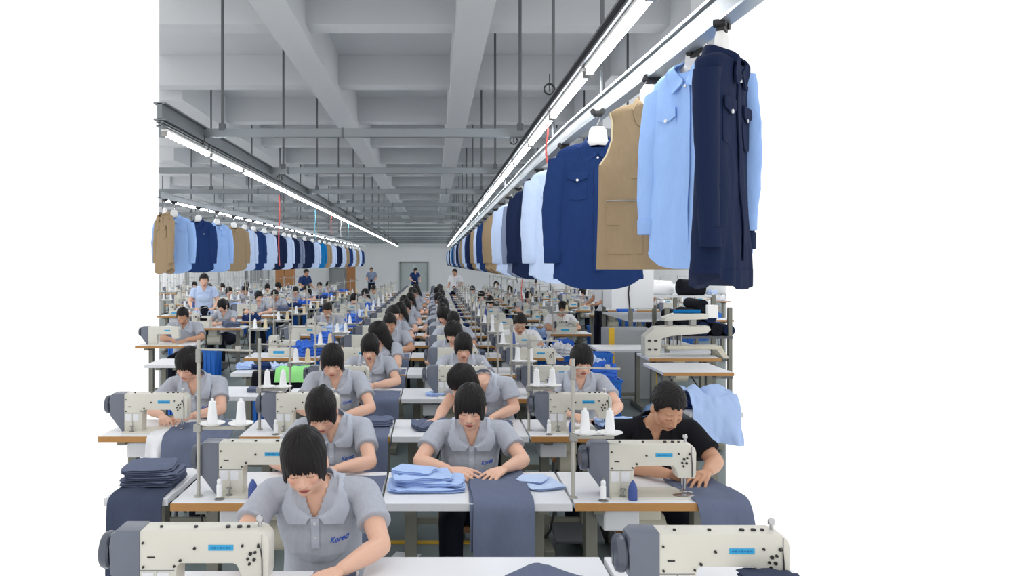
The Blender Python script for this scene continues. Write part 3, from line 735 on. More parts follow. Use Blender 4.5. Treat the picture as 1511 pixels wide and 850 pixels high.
# ------------------------------------------------------------------ people
def remesh(b, vox, smooth, name):
    bmesh.ops.recalc_face_normals(b.bm, faces=b.bm.faces)
    me = bpy.data.meshes.new('tmp'); b.bm.to_mesh(me); b.bm.free()
    o = bpy.data.objects.new('tmp', me); COL.objects.link(o)
    m = o.modifiers.new('r', 'REMESH'); m.mode = 'VOXEL'; m.voxel_size = vox; m.use_smooth_shade = True
    if smooth: m2 = o.modifiers.new('s', 'SMOOTH'); m2.factor = .5; m2.iterations = smooth
    dg = bpy.context.evaluated_depsgraph_get(); dg.update()
    out = bpy.data.meshes.new_from_object(o.evaluated_get(dg), depsgraph=dg); out.name = name
    bpy.data.objects.remove(o); bpy.data.meshes.remove(me)
    return out
def ring_loft(b, secs, n=28):
    """secs: (center Vector, rx, ry, normal-matrix)"""
    V = []
    for c, rx, ry, mt in secs:
        V.append([b.bm.verts.new(c + mt @ Vector((math.cos(2 * math.pi * i / n) * rx, math.sin(2 * math.pi * i / n) * ry, 0))) for i in range(n)])
    for A, C in zip(V, V[1:]):
        for i in range(n): b.bm.faces.new((A[i], A[(i + 1) % n], C[(i + 1) % n], C[i]))
    b.bm.faces.new(V[0][::-1]); b.bm.faces.new(V[-1])
SKINS = {'f': (226, 182, 158), 'm': (200, 152, 122)}
def hand(b, W, d, nrm, side, s=1.0, curl=.5, spread=1.0):
    """W wrist, d forward, nrm palm normal (towards what it presses), side = direction of the thumb"""
    d = d.normalized(); side = (side - d * side.dot(d)).normalized(); nrm = (nrm - d * nrm.dot(d) - side * nrm.dot(side)).normalized()
    mcp = []
    for k, (u, l) in enumerate(((.031, .080), (.0105, .084), (-.010, .080), (-.029, .072))):
        p = W + d * l * s + side * u * s * spread - nrm * .004 * s; mcp.append(p)
        b.cap(W + side * u * .45 * s + d * .012, p, .0125 * s, .0105 * s)
    b.cap(W + side * .012 * s + d * .02 * s, W + side * .018 * s + d * .065 * s, .014 * s, .012 * s)
    for k, (p, (a, m, c)) in enumerate(zip(mcp, ((.038, .024, .018), (.042, .027, .019), (.039, .025, .018), (.030, .020, .016)))):
        sp = (side * (.13, .03, -.08, -.2)[k]) * spread
        ang = curl * (.5 + .08 * k); q = p; cum = .0
        for L_, rr, r2 in ((a, .0092, .0085), (m, .0085, .0078), (c, .0078, .0066)):
            cum += ang; dd = (d * math.cos(cum) + nrm * math.sin(cum) + sp).normalized(); e = q + dd * L_ * s
            b.cap(q, e, rr * s, r2 * s); q = e
    t0 = W + side * .020 * s + d * .022 * s + nrm * .005 * s
    t1 = t0 + (d * .62 + side * .62 + nrm * .35).normalized() * .042 * s; t2 = t1 + (d * .85 + side * .28 + nrm * .35).normalized() * .032 * s; t3 = t2 + (d * .95 + side * .02 + nrm * .3).normalized() * .022 * s
    b.cap(t0, t1, .0135 * s, .0105 * s); b.cap(t1, t2, .0105 * s, .0092 * s); b.cap(t2, t3, .0092 * s, .0072 * s)

def head_matrix(Hc, yaw, pitch, roll): return Matrix.Translation(Hc) @ Matrix.Rotation(R(yaw), 4, 'Z') @ Matrix.Rotation(R(roll), 4, 'Y') @ Matrix.Rotation(R(pitch), 4, 'X')
def add_head(b, MH_, male, sub=3):
    def bl(c, r, s2=2):
        q = MH_ @ Vector(c); rot = MH_.to_3x3(); b.ball(q, r, rot, s2)
    def cp(a, c, r0, r1): b.cap(MH_ @ Vector(a), MH_ @ Vector(c), r0, r1)
    j = 1.05 if male else 1.0
    bl((0, .016, .028), (.073, .091, .088), sub); bl((0, -.028, -.026), (.056 * j, .055, .078), sub)
    bl((0, -.052, -.080), (.027 * j, .024, .024)); 
    for s in (-1, 1):
        bl((s * .033, -.052, -.024), (.024, .026, .026)); bl((s * .025, -.062, .016), (.022, .014, .009)); bl((s * .030, -.0685, -.004), (.0165, .0115, .0105))
        bl((s * .011, -.086, -.037), (.0085, .009, .007)); bl((s * .076, .008, -.012), (.009, .019, .031)); bl((s * .036 * j, -.02, -.062), (.020, .035, .026))
    cp((0, -.074, .004), (0, -.094, -.030), .0075, .0105); bl((0, -.095, -.034), (.011, .010, .0095))
    bl((0, -.0775, -.058), (.023, .0095, .0055)); bl((0, -.0755, -.067), (.019, .0095, .0062)); bl((0, -.070, -.052), (.03, .016, .02))
def hair_mesh(style, MH_, seed, lo):
    nu, nv = (72, 16) if lo else (190, 30)
    b = B(); c0 = Vector((0, .014, .026)); rx, ry, rz = (.0800, .102, .099) if style != 'short' else (.0825, .103, .104)
    if style == 'long': rx = .089
    def pos(u, v, off):
        a = u; fr = math.cos(a)        # a=0 front(-Y), pi back
        af = abs((a + math.pi) % (2 * math.pi) - math.pi)
        sx = math.sin(a); side = abs(sx)
        if style == 'short':
            front_deg = 58 + 4 * math.sin(a * 9 + seed) if af < .9 else 0
            if af < .75: th = 68 + 3 * math.sin(a * 17 + seed)
            elif af < 1.25: th = 70 + (af - .75) / .5 * 28
            elif af < 1.75: th = 96 - 0
            else: th = 96 + (af - 1.75) / 1.39 * 30
            drop = 0
            if 1.1 < af < 1.45: drop = .02
        else:
            th = 90; jag = .006 * math.sin(a * 41 + seed) + .005 * math.sin(a * 23 + 2 * seed) + .004 * math.sin(a * 67)
            f0 = (.016 if style != 'side' else .002); q_ = max(0, min(1, (af - .45) / .62)); q_ = q_ * q_ * (3 - 2 * q_)
            if af < 1.07: drop = f0 + .060 * q_ + jag * .8
            elif af < 1.45: drop = f0 + .060 - (af - 1.07) / .38 * .022 + jag * .5
            elif af < 1.9: drop = .055
            else: drop = .085
            if style == 'long':
                if af > 1.0: drop = .11 + min(.16, (af - 1.0) * .3) + jag
        T = R(th); arc = T * .09 if th < 90 else T * .09
        tot = T * .095 + drop; s_ = v * tot; t = s_ / .095
        if t <= T: dz = math.cos(t); rad = math.sin(t); p = Vector((rad * sx * (rx + off), -rad * fr * (ry + off), dz * (rz + off)))
        else:
            d_ = s_ - T * .095; rad = math.sin(T); inw = 1 - (.6 * d_ if af < 1.6 else 1.6 * d_) if style != 'long' else 1 - .3 * d_
            p = Vector((rad * sx * (rx + off) * inw, -rad * fr * (ry + off) * (inw if fr < 0 else 1 + .12 * d_ * 0), math.cos(T) * (rz + off) - d_))
        part = .0022 * math.exp(-((a if a < math.pi else a - 2 * math.pi) * 2.2) ** 2) * math.sin(min(1, v * 3) * 3.14)
        g = .0006 * math.sin(a * 60 + 3 * math.sin(v * 5 + seed)) + .0014 * nz(a * 9 + seed, v * 1.6, seed) * 2 + .0005 * math.sin(a * 113 + v * 4)
        if style == 'short': g = .004 * nz(p.x * 90, p.y * 90, p.z * 90 + seed)
        k = 1 + (g * min(1, v * 3) - part) / .09
        if fr > 0 and style != 'short': k *= 1 + .055 * abs(math.sin(2 * a)) * min(1, v * 2)
        return c0 + Vector((p.x * k, p.y * k, p.z * (k if t <= T else 1)))
    rows = []; cols = []
    for i in range(nv + 1):
        v = i / nv
        if i == 0: rows.append([b.bm.verts.new(pos(0, 0, 0))])
        else: rows.append([b.bm.verts.new(pos(2 * math.pi * j / nu, v, 0)) for j in range(nu)])
    inn = [[b.bm.verts.new(pos(2 * math.pi * j / nu, i / nv, -.010 if i < nv - 1 else -.006)) for j in range(nu)] for i in range(nv, nv // 2, -1)]
    allr = rows + inn
    for j in range(nu): b.bm.faces.new((rows[0][0], rows[1][j], rows[1][(j + 1) % nu]))
    for A, C in zip(allr[1:], allr[2:]):
        for j in range(nu): b.bm.faces.new((A[j], C[j], C[(j + 1) % nu], A[(j + 1) % nu]))
    b.bm.faces.new(inn[-1])
    if style in ('tail', 'side'):
        P = [(0, .095, .03), (0, .135, .03), (0, .155, -.02), (.005, .15, -.09), (.012, .135, -.15)]
        b.tube(P, [.016, .026, .03, .024, .006], 12)
    if style == 'bun': b.ball((0, .11, .05), (.04, .04, .038), sub=3)
    b.bm.transform(MH_)
    me = b.mesh('hair', MT['hair'], True, 80)
    ca = me.color_attributes.new('tone', 'FLOAT_COLOR', 'POINT'); inv = MH_.inverted()
    buf = []
    for vt in me.vertices:
        p = inv @ vt.co; a = math.atan2(p.x, -p.y)
        k = .5 + .5 * nz(a * 22 + seed, p.z * 6, seed)
        base = (.006 + .008 * k, .0055 + .006 * k, .006 + .006 * k)
        buf += [base[0], base[1], base[2], 1]
    ca.data.foreach_set('color', buf)
    return me
def paint_body(me, MH_, sex, vox):
    base = Vector(lin(SKINS[sex])); inv = MH_.inverted(); ca = me.color_attributes.new('tone', 'FLOAT_COLOR', 'POINT'); buf = []
    lip = Vector(lin((186, 100, 96) if sex == 'f' else (168, 104, 92))); dark = Vector((.02, .015, .013)); nail = Vector(lin((236, 196, 180)))
    for vt in me.vertices:
        p = inv @ vt.co; c = base.copy()
        if p.length < .16:
            if p.y < -.06:
                # lips
                q = (p.x / .023) ** 2 + ((p.z + .0625) / .0105) ** 2
                if q < 1: c = c.lerp(lip, min(1, (1 - q) * 2.2))
                if abs(p.z + .0625) < .0022 and abs(p.x) < .021: c = c.lerp(lip * .35, .7)
                for s in (-1, 1):
                    ux = p.x - s * .030
                    if abs(ux) < .0145 and abs(p.z - (-.0105 - .35 * 0 + (ux * ux) * 14)) < max(.0016, vox * .42): c = c.lerp(dark, .72)
                    if abs(ux - s * .002) < .020 and abs(p.z - (.020 - (ux * ux) * 16)) < .0024 and sex == 'm': c = c.lerp(dark, .45)
                    if (p.x - s * .010) ** 2 + (p.z + .0425) ** 2 < .0035 ** 2: c = c.lerp(dark, .5)
            if p.y < -.03:
                for s in (-1, 1):
                    q = ((p.x - s * .042) ** 2 + (p.z + .028) ** 2) / .028 ** 2
                    if q < 1: c = c.lerp(Vector(lin((232, 160, 140) if sex == 'f' else (204, 140, 116))), .35 * (1 - q))
            if abs(p.x) < .062 and p.z > .045 or p.z > .06: c = c.lerp(dark, .9) if p.y > -.04 or p.z > .085 else c
        buf += [c.x, c.y, c.z, 1]
    ca.data.foreach_set('color', buf)
def make_person(label, loc, sex='f', head=(0, .12, 1.10), yaw=0, pitch=30, roll=0, neck=(0, .20, 1.0), hip=(0, .34, .53), sh=.158, shyaw=0, shroll=0,
                elbows=((-.26, .08, .80), (.26, .08, .80)), wrists=((-.11, -.08, .80), (.10, -.10, .80)), hdir=((.55, -.7, -.15), (-.45, -.8, -.15)),
                hair='tail', seed=1.0, shirt='polo', vox=.006, curl=.55, text=True, rz=0, stool=True, group=None, cat='person', knees=None, hs=.93):
    r = empty('person', label, cat, loc, rz, group); V = Vector
    N = V(neck); H = V(hip); Hc = V(head); MHm = head_matrix(Hc, yaw, pitch, roll)
    male = sex == 'm'; k = 1.12 if male else 1.0
    ax = (N - H).normalized(); X = V((1, 0, 0)); X = (Matrix.Rotation(R(shyaw), 3, 'Z') @ X); X.z = math.tan(R(shroll)); X = (X - ax * X.dot(ax) * .5).normalized()
    Yv = ax.cross(X).normalized()
    mt = Matrix((X, Yv, ax)).transposed()
    S = [N + X * (s * sh * k) - ax * .060 + Yv * .01 for s in (-1, 1)]
    E = [V(e) for e in elbows]; Wr = [V(w) for w in wrists]
    def torso(b, g, waist=1.0):
        prof = [(-.06, .150, .105), (.0, .158, .112), (.22, .132 * waist, .098 * waist), (.42, .136, .100), (.62, .148, .108), (.80, .152, .100), (.90, .128, .082), (.965, .075, .062), (1.0, .056, .055)]
        L_ = (N - H).length; secs = []
        for t, rx, ry in prof:
            c = H + ax * L_ * t
            c = c + Yv * (.02 * math.sin(t * 3.1))
            gg = g if t < .93 else g * .4
            secs.append((c, rx * k + gg, ry * (1.04 if male else 1) + gg, mt))
        ring_loft(b, secs)
        if not male:
            b.ball(N - ax * .20 - Yv * .060, (.115 + g, .052 + g, .085 + g))
        for s in (0, 1): b.cap(N - ax * .035 + Yv * .004, S[s], .045 + g * .6, .050 * k + g * .7)
    # body
    b = B(); torso(b, -.004)
    b.cap(N - ax * .03, MHm @ V((0, .022, -.055)), .049 * k, .041 * k)
    add_head(b, MHm, male)
    for s in (0, 1):
        b.cap(S[s], E[s], .046 * k, .035 * k); b.cap(E[s], E[s].lerp(Wr[s], .35), .035 * k, .037 * k); b.cap(E[s].lerp(Wr[s], .35), Wr[s], .037 * k, .0235 * k)
        d = V(hdir[s]); hand(b, Wr[s] + d.normalized() * .01, d, V((0, 0, -1)), V((1 if s == 0 else -1, -.25, 0)), hs * (1.06 if male else 1), curl)
    kn = knees or ((-.11, -.08, .53), (.11, -.08, .53)); ft = [(q[0], q[1] - .02, .09) for q in kn]
    for s in (0, 1):
        b.cap(H + X * (s * 2 - 1) * .085, V(kn[s]), .062, .045); b.cap(V(kn[s]), V(ft[s]), .045, .032)
    me = remesh(b, vox, 2, 'body'); me.materials.append(MT['skin']); paint_body(me, MHm, sex, vox)
    o = bpy.data.objects.new('body', me); COL.objects.link(o); o.parent = r
    # trousers and shoes
    b = B(); b.ball(H, (.168, .13, .11)); b.cap(H, H + ax * .08, .13, .125)
    for s in (0, 1):
        b.cap(H + X * (s * 2 - 1) * .085, V(kn[s]), .082, .064); b.cap(V(kn[s]), V(ft[s]) + V((0, 0, .03)), .064, .052)
    me = remesh(b, .014, 2, 'trousers'); me.materials.append(MT['trouser']); o = bpy.data.objects.new('trousers', me); COL.objects.link(o); o.parent = r
    for s in (0, 1):
        b = B(); f = V(ft[s]); b.ball(f + V((0, -.05, -.045)), (.045, .12, .043)); b.ball(f + V((0, .02, -.03)), (.042, .05, .045)); b.obj('shoe', 'shoe', r)
    # shirt
    b = B(); torso(b, .010, 1.08)
    sl = .60 if not male else .72
    for s in (0, 1):
        q = S[s].lerp(E[s], sl); dd = (E[s] - S[s]).normalized()
        b.ball(S[s], .057 * k); b.cyl(S[s], q, .057 * k, .058 * k, 20); b.cyl(q - dd * .020, q, .0615 * k, .0615 * k, 20)
    sv = max(.0055, vox); me = remesh(b, sv, 3, 'shirt')
    # displace wrinkles
    me.update(); nrm = [v.normal.copy() for v in me.vertices]
    for v, n_ in zip(me.vertices, nrm):
        p = v.co; rel = p - N; dn = min(1, max(0, -rel.z / .12))
        dist = min((p - S[0]).length, (p - S[1]).length)
        a = nz(p.x * 11 + seed, p.y * 11, p.z * 6 + seed) * .005 + nz(p.x * 26, p.y * 26 + seed, p.z * 11) * .0028 + .0016 * math.sin(((p - S[0]).length) * 95 + seed) * max(0, 1 - (p - S[0]).length * 5) + .0016 * math.sin((p - S[1]).length * 95) * max(0, 1 - (p - S[1]).length * 5)
        v.co = p + n_ * a * (.35 + .65 * dn)
    bm = bmesh.new(); bm.from_mesh(me)
    NM = Matrix.Translation(N) @ mt.to_4x4(); NI = NM.inverted(); kill = []
    vd = .088 if not male else .055
    for f in bm.faces:
        p = NI @ f.calc_center_median()
        if (p.y < .0 and p.z > -vd and abs(p.x) < .008 + (p.z + vd) * .42 and p.z < .1) or (math.hypot(p.x, p.y) < .051 and p.z > -.02): kill.append(f)
    bmesh.ops.delete(bm, geom=kill, context='FACES'); bm.to_mesh(me); 
    tree = BVHTree.FromBMesh(bm); bm.free()
    sm = MT[shirt]; me.materials.append(sm); me.polygons.foreach_set('use_smooth', [True] * len(me.polygons))
    so = bpy.data.objects.new('shirt', me); COL.objects.link(so); so.parent = r
    # collar
    def lerp_path(P, f):
        q = f * (len(P) - 1); i = min(len(P) - 2, int(q)); return V(P[i]).lerp(V(P[i + 1]), q - i)
    for s in (-1, 1):
        topP = [(0, .066, .032), (.035, .058, .030), (.060, .030, .022), (.066, -.005, .008), (.056, -.040, -.018), (.036, -.072, -.052), (.012, -.095, -vd - .002)]
        botP = [(0, .086, -.012), (.050, .078, -.014), (.088, .045, -.022), (.106, .0, -.044), (.110, -.050, -.086), (.098, -.085, -.122), (.030, -.100, -vd - .022)]
        pts = []
        for i in range(19):
            f = i / 18; t = lerp_path(topP, f); q = lerp_path(botP, f); row = []
            for j in range(6):
                g = j / 5; p = t.lerp(q, g); p = V((p.x * s, p.y, p.z + .006 * math.sin(g * 3.14)))
                w = NM @ p
                hit, hn, _, dist = tree.find_nearest(w)
                if hit is not None and j >= 2:
                    hn = hn if hn.dot(w - (H + ax * .3)) > 0 else -hn
                    dd = (w - hit).dot(hn)
                    if dd < .010 or (j == 5 and dist < .04): w = hit + hn * (.0095 if j < 5 else .012)
                row.append(w)
            pts.append(row)
        for _ in range(1):
            pts = [[p if i in (0, 15, 18) else (pts[i - 1][j] + p * 2 + pts[i + 1][j]) / 4 for j, p in enumerate(row)] for i, row in enumerate(pts)]
        b = B(); b.slab(pts, .005 * s); b.obj('collar', 'polo_trim' if shirt == 'polo' else shirt, so, ang=60)
    def proj(px_, pz_):
        o_ = NM @ V((px_, -.4, pz_)); dr = (NM.to_3x3() @ V((0, 1, 0)))
        hit, n_, _, _ = tree.ray_cast(o_, dr); 
        return (hit if hit is not None else NM @ V((px_, -.11, pz_))), -dr
    def strip(name, x0, x1, z0, z1, off, m, par, nn=9):
        pts = [[(lambda h: h[0] + h[1] * off)(proj(x0 + (x1 - x0) * j / 3, z0 + (z1 - z0) * i / nn)) for j in range(4)] for i in range(nn + 1)]
        b = B(); b.slab(pts, -.002); return b.obj(name, m, par, ang=60)
    if vox < .0085:
        pk = strip('placket', -.014, .014, -vd - .004, -vd - .11, .0035, 'polo_trim' if shirt == 'polo' else shirt, so)
        for z in (-vd - .022, -vd - .075):
            h, n_ = proj(0, z); b = B(); b.cyl(h + n_ * .003, h + n_ * .0065, .0052, seg=12); b.obj('button', 'button' if shirt == 'polo' else 'black', so)
    if text and shirt == 'polo' and not male or text == 'yes':
        cu = bpy.data.curves.new('logo', 'FONT'); cu.body = 'Koreo'; cu.size = .024; cu.shear = .3; cu.offset = .0006; cu.align_x = 'CENTER'; cu.extrude = 0
        co = bpy.data.objects.new('t', cu); COL.objects.link(co); dg = bpy.context.evaluated_depsgraph_get(); dg.update()
        lm = bpy.data.meshes.new_from_object(co.evaluated_get(dg)); bpy.data.objects.remove(co); bpy.data.curves.remove(cu)
        for v in lm.vertices:
            h, n_ = proj(.082 + v.co.x, -.185 + v.co.y); v.co = h + n_ * .004
        lm.materials.clear(); lm.materials.append(MT['logo']); lo_ = bpy.data.objects.new('logo', lm); COL.objects.link(lo_); lo_.parent = so
    hmesh = hair_mesh(hair, MHm, seed, vox > .008)
    ho = bpy.data.objects.new('hair', hmesh); COL.objects.link(ho); ho.parent = r
    return r
def make_stool(loc, label, h=.41):
    r = empty('work_stool', label, 'stool', loc)
    b = B(); b.box((0, 0, h - .015), (.34, .26, .03), .008); b.obj('seat', 'stool', r, False)
    for sx in (-1, 1):
        for sy in (-1, 1):
            b = B(); b.cyl((sx * .15, sy * .11, 0), (sx * .13, sy * .09, h - .03), .013, seg=8); b.obj('leg', 'steel_dark', r)
    b = B()
    for sy in (-1, 1): b.cyl((-.14, sy * .1, .15), (.14, sy * .1, .15), .008, seg=6)
    b.obj('stretcher', 'steel_dark', r); return r
# ------------------------------------------------------------------ the rows of the centre block
rnd = random.Random(7)
RY = {-1: 2.33, 0: 3.50}
for i in range(1, 21): RY[i] = 3.50 + 1.35 * i
TD = .53
LROW = lambda i: ORD(i + 2) + ' row from the camera'
# --- row -1 (nearest)
table(.72, TD, True, -.97, 2.20, 'white sewing table under the machine at the bottom left corner')
table(.83, TD, False, -.24, 2.33, 'plain white table at the bottom edge in the middle', motor=False)
table(.62, TD, True, .60, 2.33, 'white sewing table under the machine at the bottom right corner')
machine(-.995, 2.47, 'cream sewing machine at the bottom left corner in front of the nearest woman')
machine(.560, 2.44, 'cream sewing machine with slate grey end at the bottom right corner')
# --- row 0
table(.915, TD, True, -1.145, 3.50, 'brown edged sewing table behind the nearest woman, left of the folded blue shirts')
table(.83, TD, False, -.226, 3.50, 'plain white table carrying folded light blue shirts and slate cloth', motor=False)
table(.74, TD, True, .610, 3.50, 'brown edged sewing table in front of the man in black')
table(.29, TD, False, -1.465, 3.58, 'white table at the left edge under a slate cloth heap', motor=False)
machine(-1.075, 3.66, 'cream sewing machine just left of the nearest woman\'s head')
machine(.672, 3.64, 'cream sewing machine in front of the man in black')
# --- row 1
table(.915, TD, True, -1.175, 4.85, 'brown edged sewing table in front of the third woman of the left column')
table(.83, TD, False, -.255, 4.85, 'plain white table behind the woman with slate cloth, bending woman leaning on it', motor=False)
table(.50, TD, True, .580, 4.85, 'brown edged sewing table in front of the woman behind the vertical pole')
table(.76, TD, True, -2.02, 4.85, 'sewing table at the left edge with slate cloth hanging over the front')
machine(-1.085, 5.02, 'cream sewing machine beside the third woman of the left column')
machine(.60, 5.02, 'cream sewing machine in front of the woman behind the vertical pole')
machine(-2.02, 5.02, 'cream sewing machine at the left edge in front of a seated woman')
# --- row 2 and beyond
for i in range(2, 20):
    Y = RY[i]; hi = i < 4; L = LROW(i)
    table(.915, TD, True, -1.175, Y, 'brown edged sewing table, left column, %s' % L)
    if i > 0: table(.83, TD, i > 3, -.255, Y, 'sewing table, centre column, %s' % L)
    table(.86, TD, True, .580, Y, 'brown edged sewing table, right column, %s' % L)
    machine((-1.03 if i > 2 else -1.01) , Y + .17, 'cream sewing machine, left column, %s' % L, hi)
    machine(-.075, Y + .17, 'cream sewing machine, centre column, %s' % L, hi)
    machine(.665, Y + .17, 'cream sewing machine, right column, %s' % L, hi)
    if i in (2, 3): table(.70, TD, False, -1.93, Y + .1, 'plain white side table left of the left column, %s' % L, motor=False)
    elif EDGE_L * Y < -2.2: 
        table(.83, TD, True, -2.1, Y, 'sewing table beside the left aisle, %s' % L)
        if i % 2: machine(-1.95, Y + .17, 'cream sewing machine beside the left aisle, %s' % L, False)
        else: overlock(-1.85, Y + .2, 'white overlock machine beside the left aisle, %s' % L)
    if i > 1 and i < 14: stand(-1.12, Y + .09, 'thin thread stand, left column, %s' % L, .58, .16, 1, 2, True)
    if i < 14: stand(.605, Y + .07, 'thin thread stand, right column, %s' % L, .60, .17, 1, 2, True)
# near thread stands and their cones
stand(.6175, 3.575, 'tall thread stand with two white cones beside the man in black', .617, .19)
stand(-1.05, 3.60, 'tall thread stand at the left, beside the slate motor end of a machine', .70, .22)
stand(-1.09, 5.05, 'thin thread stand beside the third woman\'s machine in the left column', .57, .17)
stand(.592, 5.02, 'thread stand with white cones left of the machine behind the man', .60, .17)
def cones_on(x, y, h, arm, tags, m='cone_white', side=1):
    z = TZ + h * .44 + .0165
    for i, t in enumerate(tags): cone(x + side * arm * (.28 + .58 * i), y, z, m if isinstance(m, str) else m[i], t)
cones_on(.6175, 3.575, .617, .19, ('white thread cone nearest the pole beside the man in black', 'white thread cone at the arm end above the man\'s machine'))
cones_on(-1.05, 3.60, .70, .22, ('white thread cone on the tall left stand, next to its pole', 'white thread cone on the tall left stand, at the arm end'))
cones_on(-1.09, 5.05, .57, .17, ('white thread cone beside the pole of the third woman\'s stand', 'white thread cone at the arm end of the third woman\'s stand'))
cones_on(.592, 5.02, .60, .17, ('white thread cone by the pole, stand behind the man', 'white thread cone at the arm end, stand behind the man'))
for i in range(2, 12):
    for X, h, arm, nm, on in ((-1.12, .58, .16, 'left', i > 1), (.605, .60, .17, 'right', True)):
        if on: cones_on(X, RY[i] + (.09 if X < 0 else .07), h, arm, ('thread cone next to the pole, %s column, %s' % (nm, LROW(i)), 'thread cone at the arm end, %s column, %s' % (nm, LROW(i))), ('cone_white', rnd.choice(('cone_white', 'tan', 'cone_blue'))))
bottle(.875, 3.545, 'blue thread spool on the table in front of the man\'s machine')
bottle(-.80, 3.565, 'blue thread spool between the left machine and the nearest woman')
bottle(.845, 4.93, 'blue thread spool in front of the machine behind the man')
winder(.742, 3.530, 'small white bobbin on a metal stand before the man\'s machine')
winder(-.945, 3.555, 'small white bobbin on a metal stand before the left machine')
winder(-.96, 4.90, 'small bobbin stand before the third woman\'s machine in the left column')
winder(.700, 4.90, 'small bobbin stand before the machine behind the man')
sheet('work_cloth', 'slate cloth under the hands of the woman nearest to the camera', 'cloth', -.40, -.26, [(2.70, TZ + .004), (2.33, TZ + .004), (2.215, TZ + .004), (2.175, TZ - .01), (2.165, .60)], 'slate_cloth', .004, 14.0, .006)
# --- cloth lying on and hanging from the tables
T1 = TZ + .004
sheet('work_cloth', 'large slate blue cloth hanging over the table in front of the central woman', 'cloth', .170, .435, [(4.0, T1 + .008), (3.50, T1 + .008), (3.475, T1 - .01), (3.462, .53)], 'slate_cloth', .003, 1.0, .006)
sheet('work_cloth', 'under layer of the slate cloth showing at its left side', 'cloth', .158, .27, [(3.96, T1), (3.50, T1), (3.486, T1 - .012), (3.478, .555)], 'slate_cloth', .003, 2.0, .004)
sheet('work_cloth', 'slate cloth on the table right of the nearest woman', 'cloth', -.52, -.235, [(3.92, T1), (3.50, T1), (3.478, T1 - .01), (3.468, .46)], 'slate_cloth', .004, 3.0, .006)
sheet('work_cloth', 'slate cloth draped over the table right of the second woman\'s head, left column', 'cloth', -.53, -.275, [(5.15, T1), (4.85, T1), (4.826, T1 - .01), (4.815, .56)], 'slate_cloth', .004, 4.0, .006)
pad('folded_cloth', 'rolled slate cloth lying on the drape, left column, third row', 'cloth', (-.43, 5.12, T1 + .008), .34, .10, .045, .1, 'slate_cloth', 2)
sheet('work_cloth', 'slate cloth hanging before the fourth woman of the left column', 'cloth', -.56, -.265, [(6.55, T1), (6.2, T1), (6.176, T1 - .01), (6.166, .60)], 'slate_cloth', .004, 5.0, .006)
sheet('work_cloth', 'slate cloth under the hands of the man in black', 'cloth', 1.10, 1.33, [(3.86, T1), (3.50, T1), (3.478, T1 - .01), (3.465, .60)], 'slate_cloth', .012, 6.0, .006, skew=.06)
sheet('work_cloth', 'rumpled slate cloth hanging over the table of the woman at the left edge', 'cloth', -1.62, -1.22, [(5.18, T1), (4.85, T1), (4.82, T1 - .01), (4.80, .55)], 'slate_cloth', .040, 7.0, .006)
sheet('work_cloth', 'pale cloth hanging beside the rumpled slate cloth at the left edge', 'cloth', -1.72, -1.625, [(5.0, T1), (4.85, T1), (4.82, T1 - .01), (4.80, .50)], 'white_cloth', .012, 8.0, .005)
sheet('work_cloth', 'dark slate cloth hanging from the heap at the left edge', 'cloth', -1.44, -1.20, [(3.9, T1), (3.58, T1), (3.552, T1 - .01), (3.54, .42)], 'slate_dark', .012, 9.0, .006)
for k, (dx, w, s) in enumerate(((0, .34, 1), (.01, .32, 2), (-.015, .30, 3))):
    pad('folded_cloth', 'folded slate cloth, %s of the heap at the left edge' % ('bottom', 'middle', 'topmost')[k], 'cloth', (-1.325 + dx, 3.82, T1 + .008 + k * .028), w * .76, .24, .026, .08 * s - .1, 'slate_cloth', s * 2.3)
for k, (dx, dy, w, d, a) in enumerate(((0, 0, .345, .22, .05), (.02, .01, .31, .19, -.06), (-.02, .015, .27, .19, .13), (-.055, .03, .19, .15, -.3))):
    pad('folded_shirt', 'light blue folded shirt, %s of the stack left of the central woman\'s hands' % ('lowest', 'second', 'third', 'topmost')[k], 'folded shirt', (-.035 + dx, 3.745 + dy, T1 + k * .020), w, d, .020, a, 'lightblue_cloth', 3.1 * k + 1, wr=.7)
pad('folded_shirt', 'thin pale blue shirt lying flat right of the slate cloth', 'folded shirt', (.50, 3.80, T1), .17, .24, .010, .3, 'g_pale', 5, wr=.8)
pad('folded_shirt', 'pale blue shirt part lying on the thin shirt right of the slate cloth', 'folded shirt', (.47, 3.83, T1 + .010), .13, .13, .010, -.4, 'g_pale', 9, wr=.8)
pad('folded_cloth', 'rumpled slate garment under the hand of the bending woman', 'cloth', (.02, 5.08, T1), .30, .18, .035, .2, 'slate_cloth', 4, wr=.9)
pad('folded_cloth', 'second slate garment beside the bending woman\'s right hand', 'cloth', (.40, 5.12, T1), .16, .16, .03, .5, 'slate_cloth', 8, wr=.9)
sheet('work_cloth', 'slate cloth hanging right of the bending woman', 'cloth', .33, .50, [(6.5, T1), (6.2, T1), (6.178, T1 - .01), (6.168, .50)], 'slate_cloth', .006, 10.0, .006)
pad('folded_shirt', 'pale blue folded shirt on the table behind the bending woman', 'folded shirt', (.06, 6.38, T1), .24, .16, .02, .1, 'lightblue_cloth', 2, wr=.8)
pad('folded_shirt', 'light blue shirt on the pile behind the man\'s machine, upper one', 'folded shirt', (1.16, 5.06, T1 + .03), .28, .2, .025, .1, 'lightblue_cloth', 3, wr=.9)
pad('folded_cloth', 'slate cloth below the light blue shirt behind the man', 'cloth', (1.17, 5.06, T1), .30, .24, .03, -.1, 'slate_cloth', 6, wr=.9)
table(.35, .5, False, 1.02, 4.86, 'small white table under the pile of shirts behind the man', motor=False)
pad('folded_cloth', 'slate cloth corner at the bottom edge of the picture', 'cloth', (.36, 2.60, T1), .22, .22, .02, .78, 'slate_cloth', 12)
pad('folded_cloth', 'small dark blue cloth left of the front right machine', 'cloth', (.98, 2.36, T1 + .1), .16, .1, .03, .1, 'slate_dark', 13)
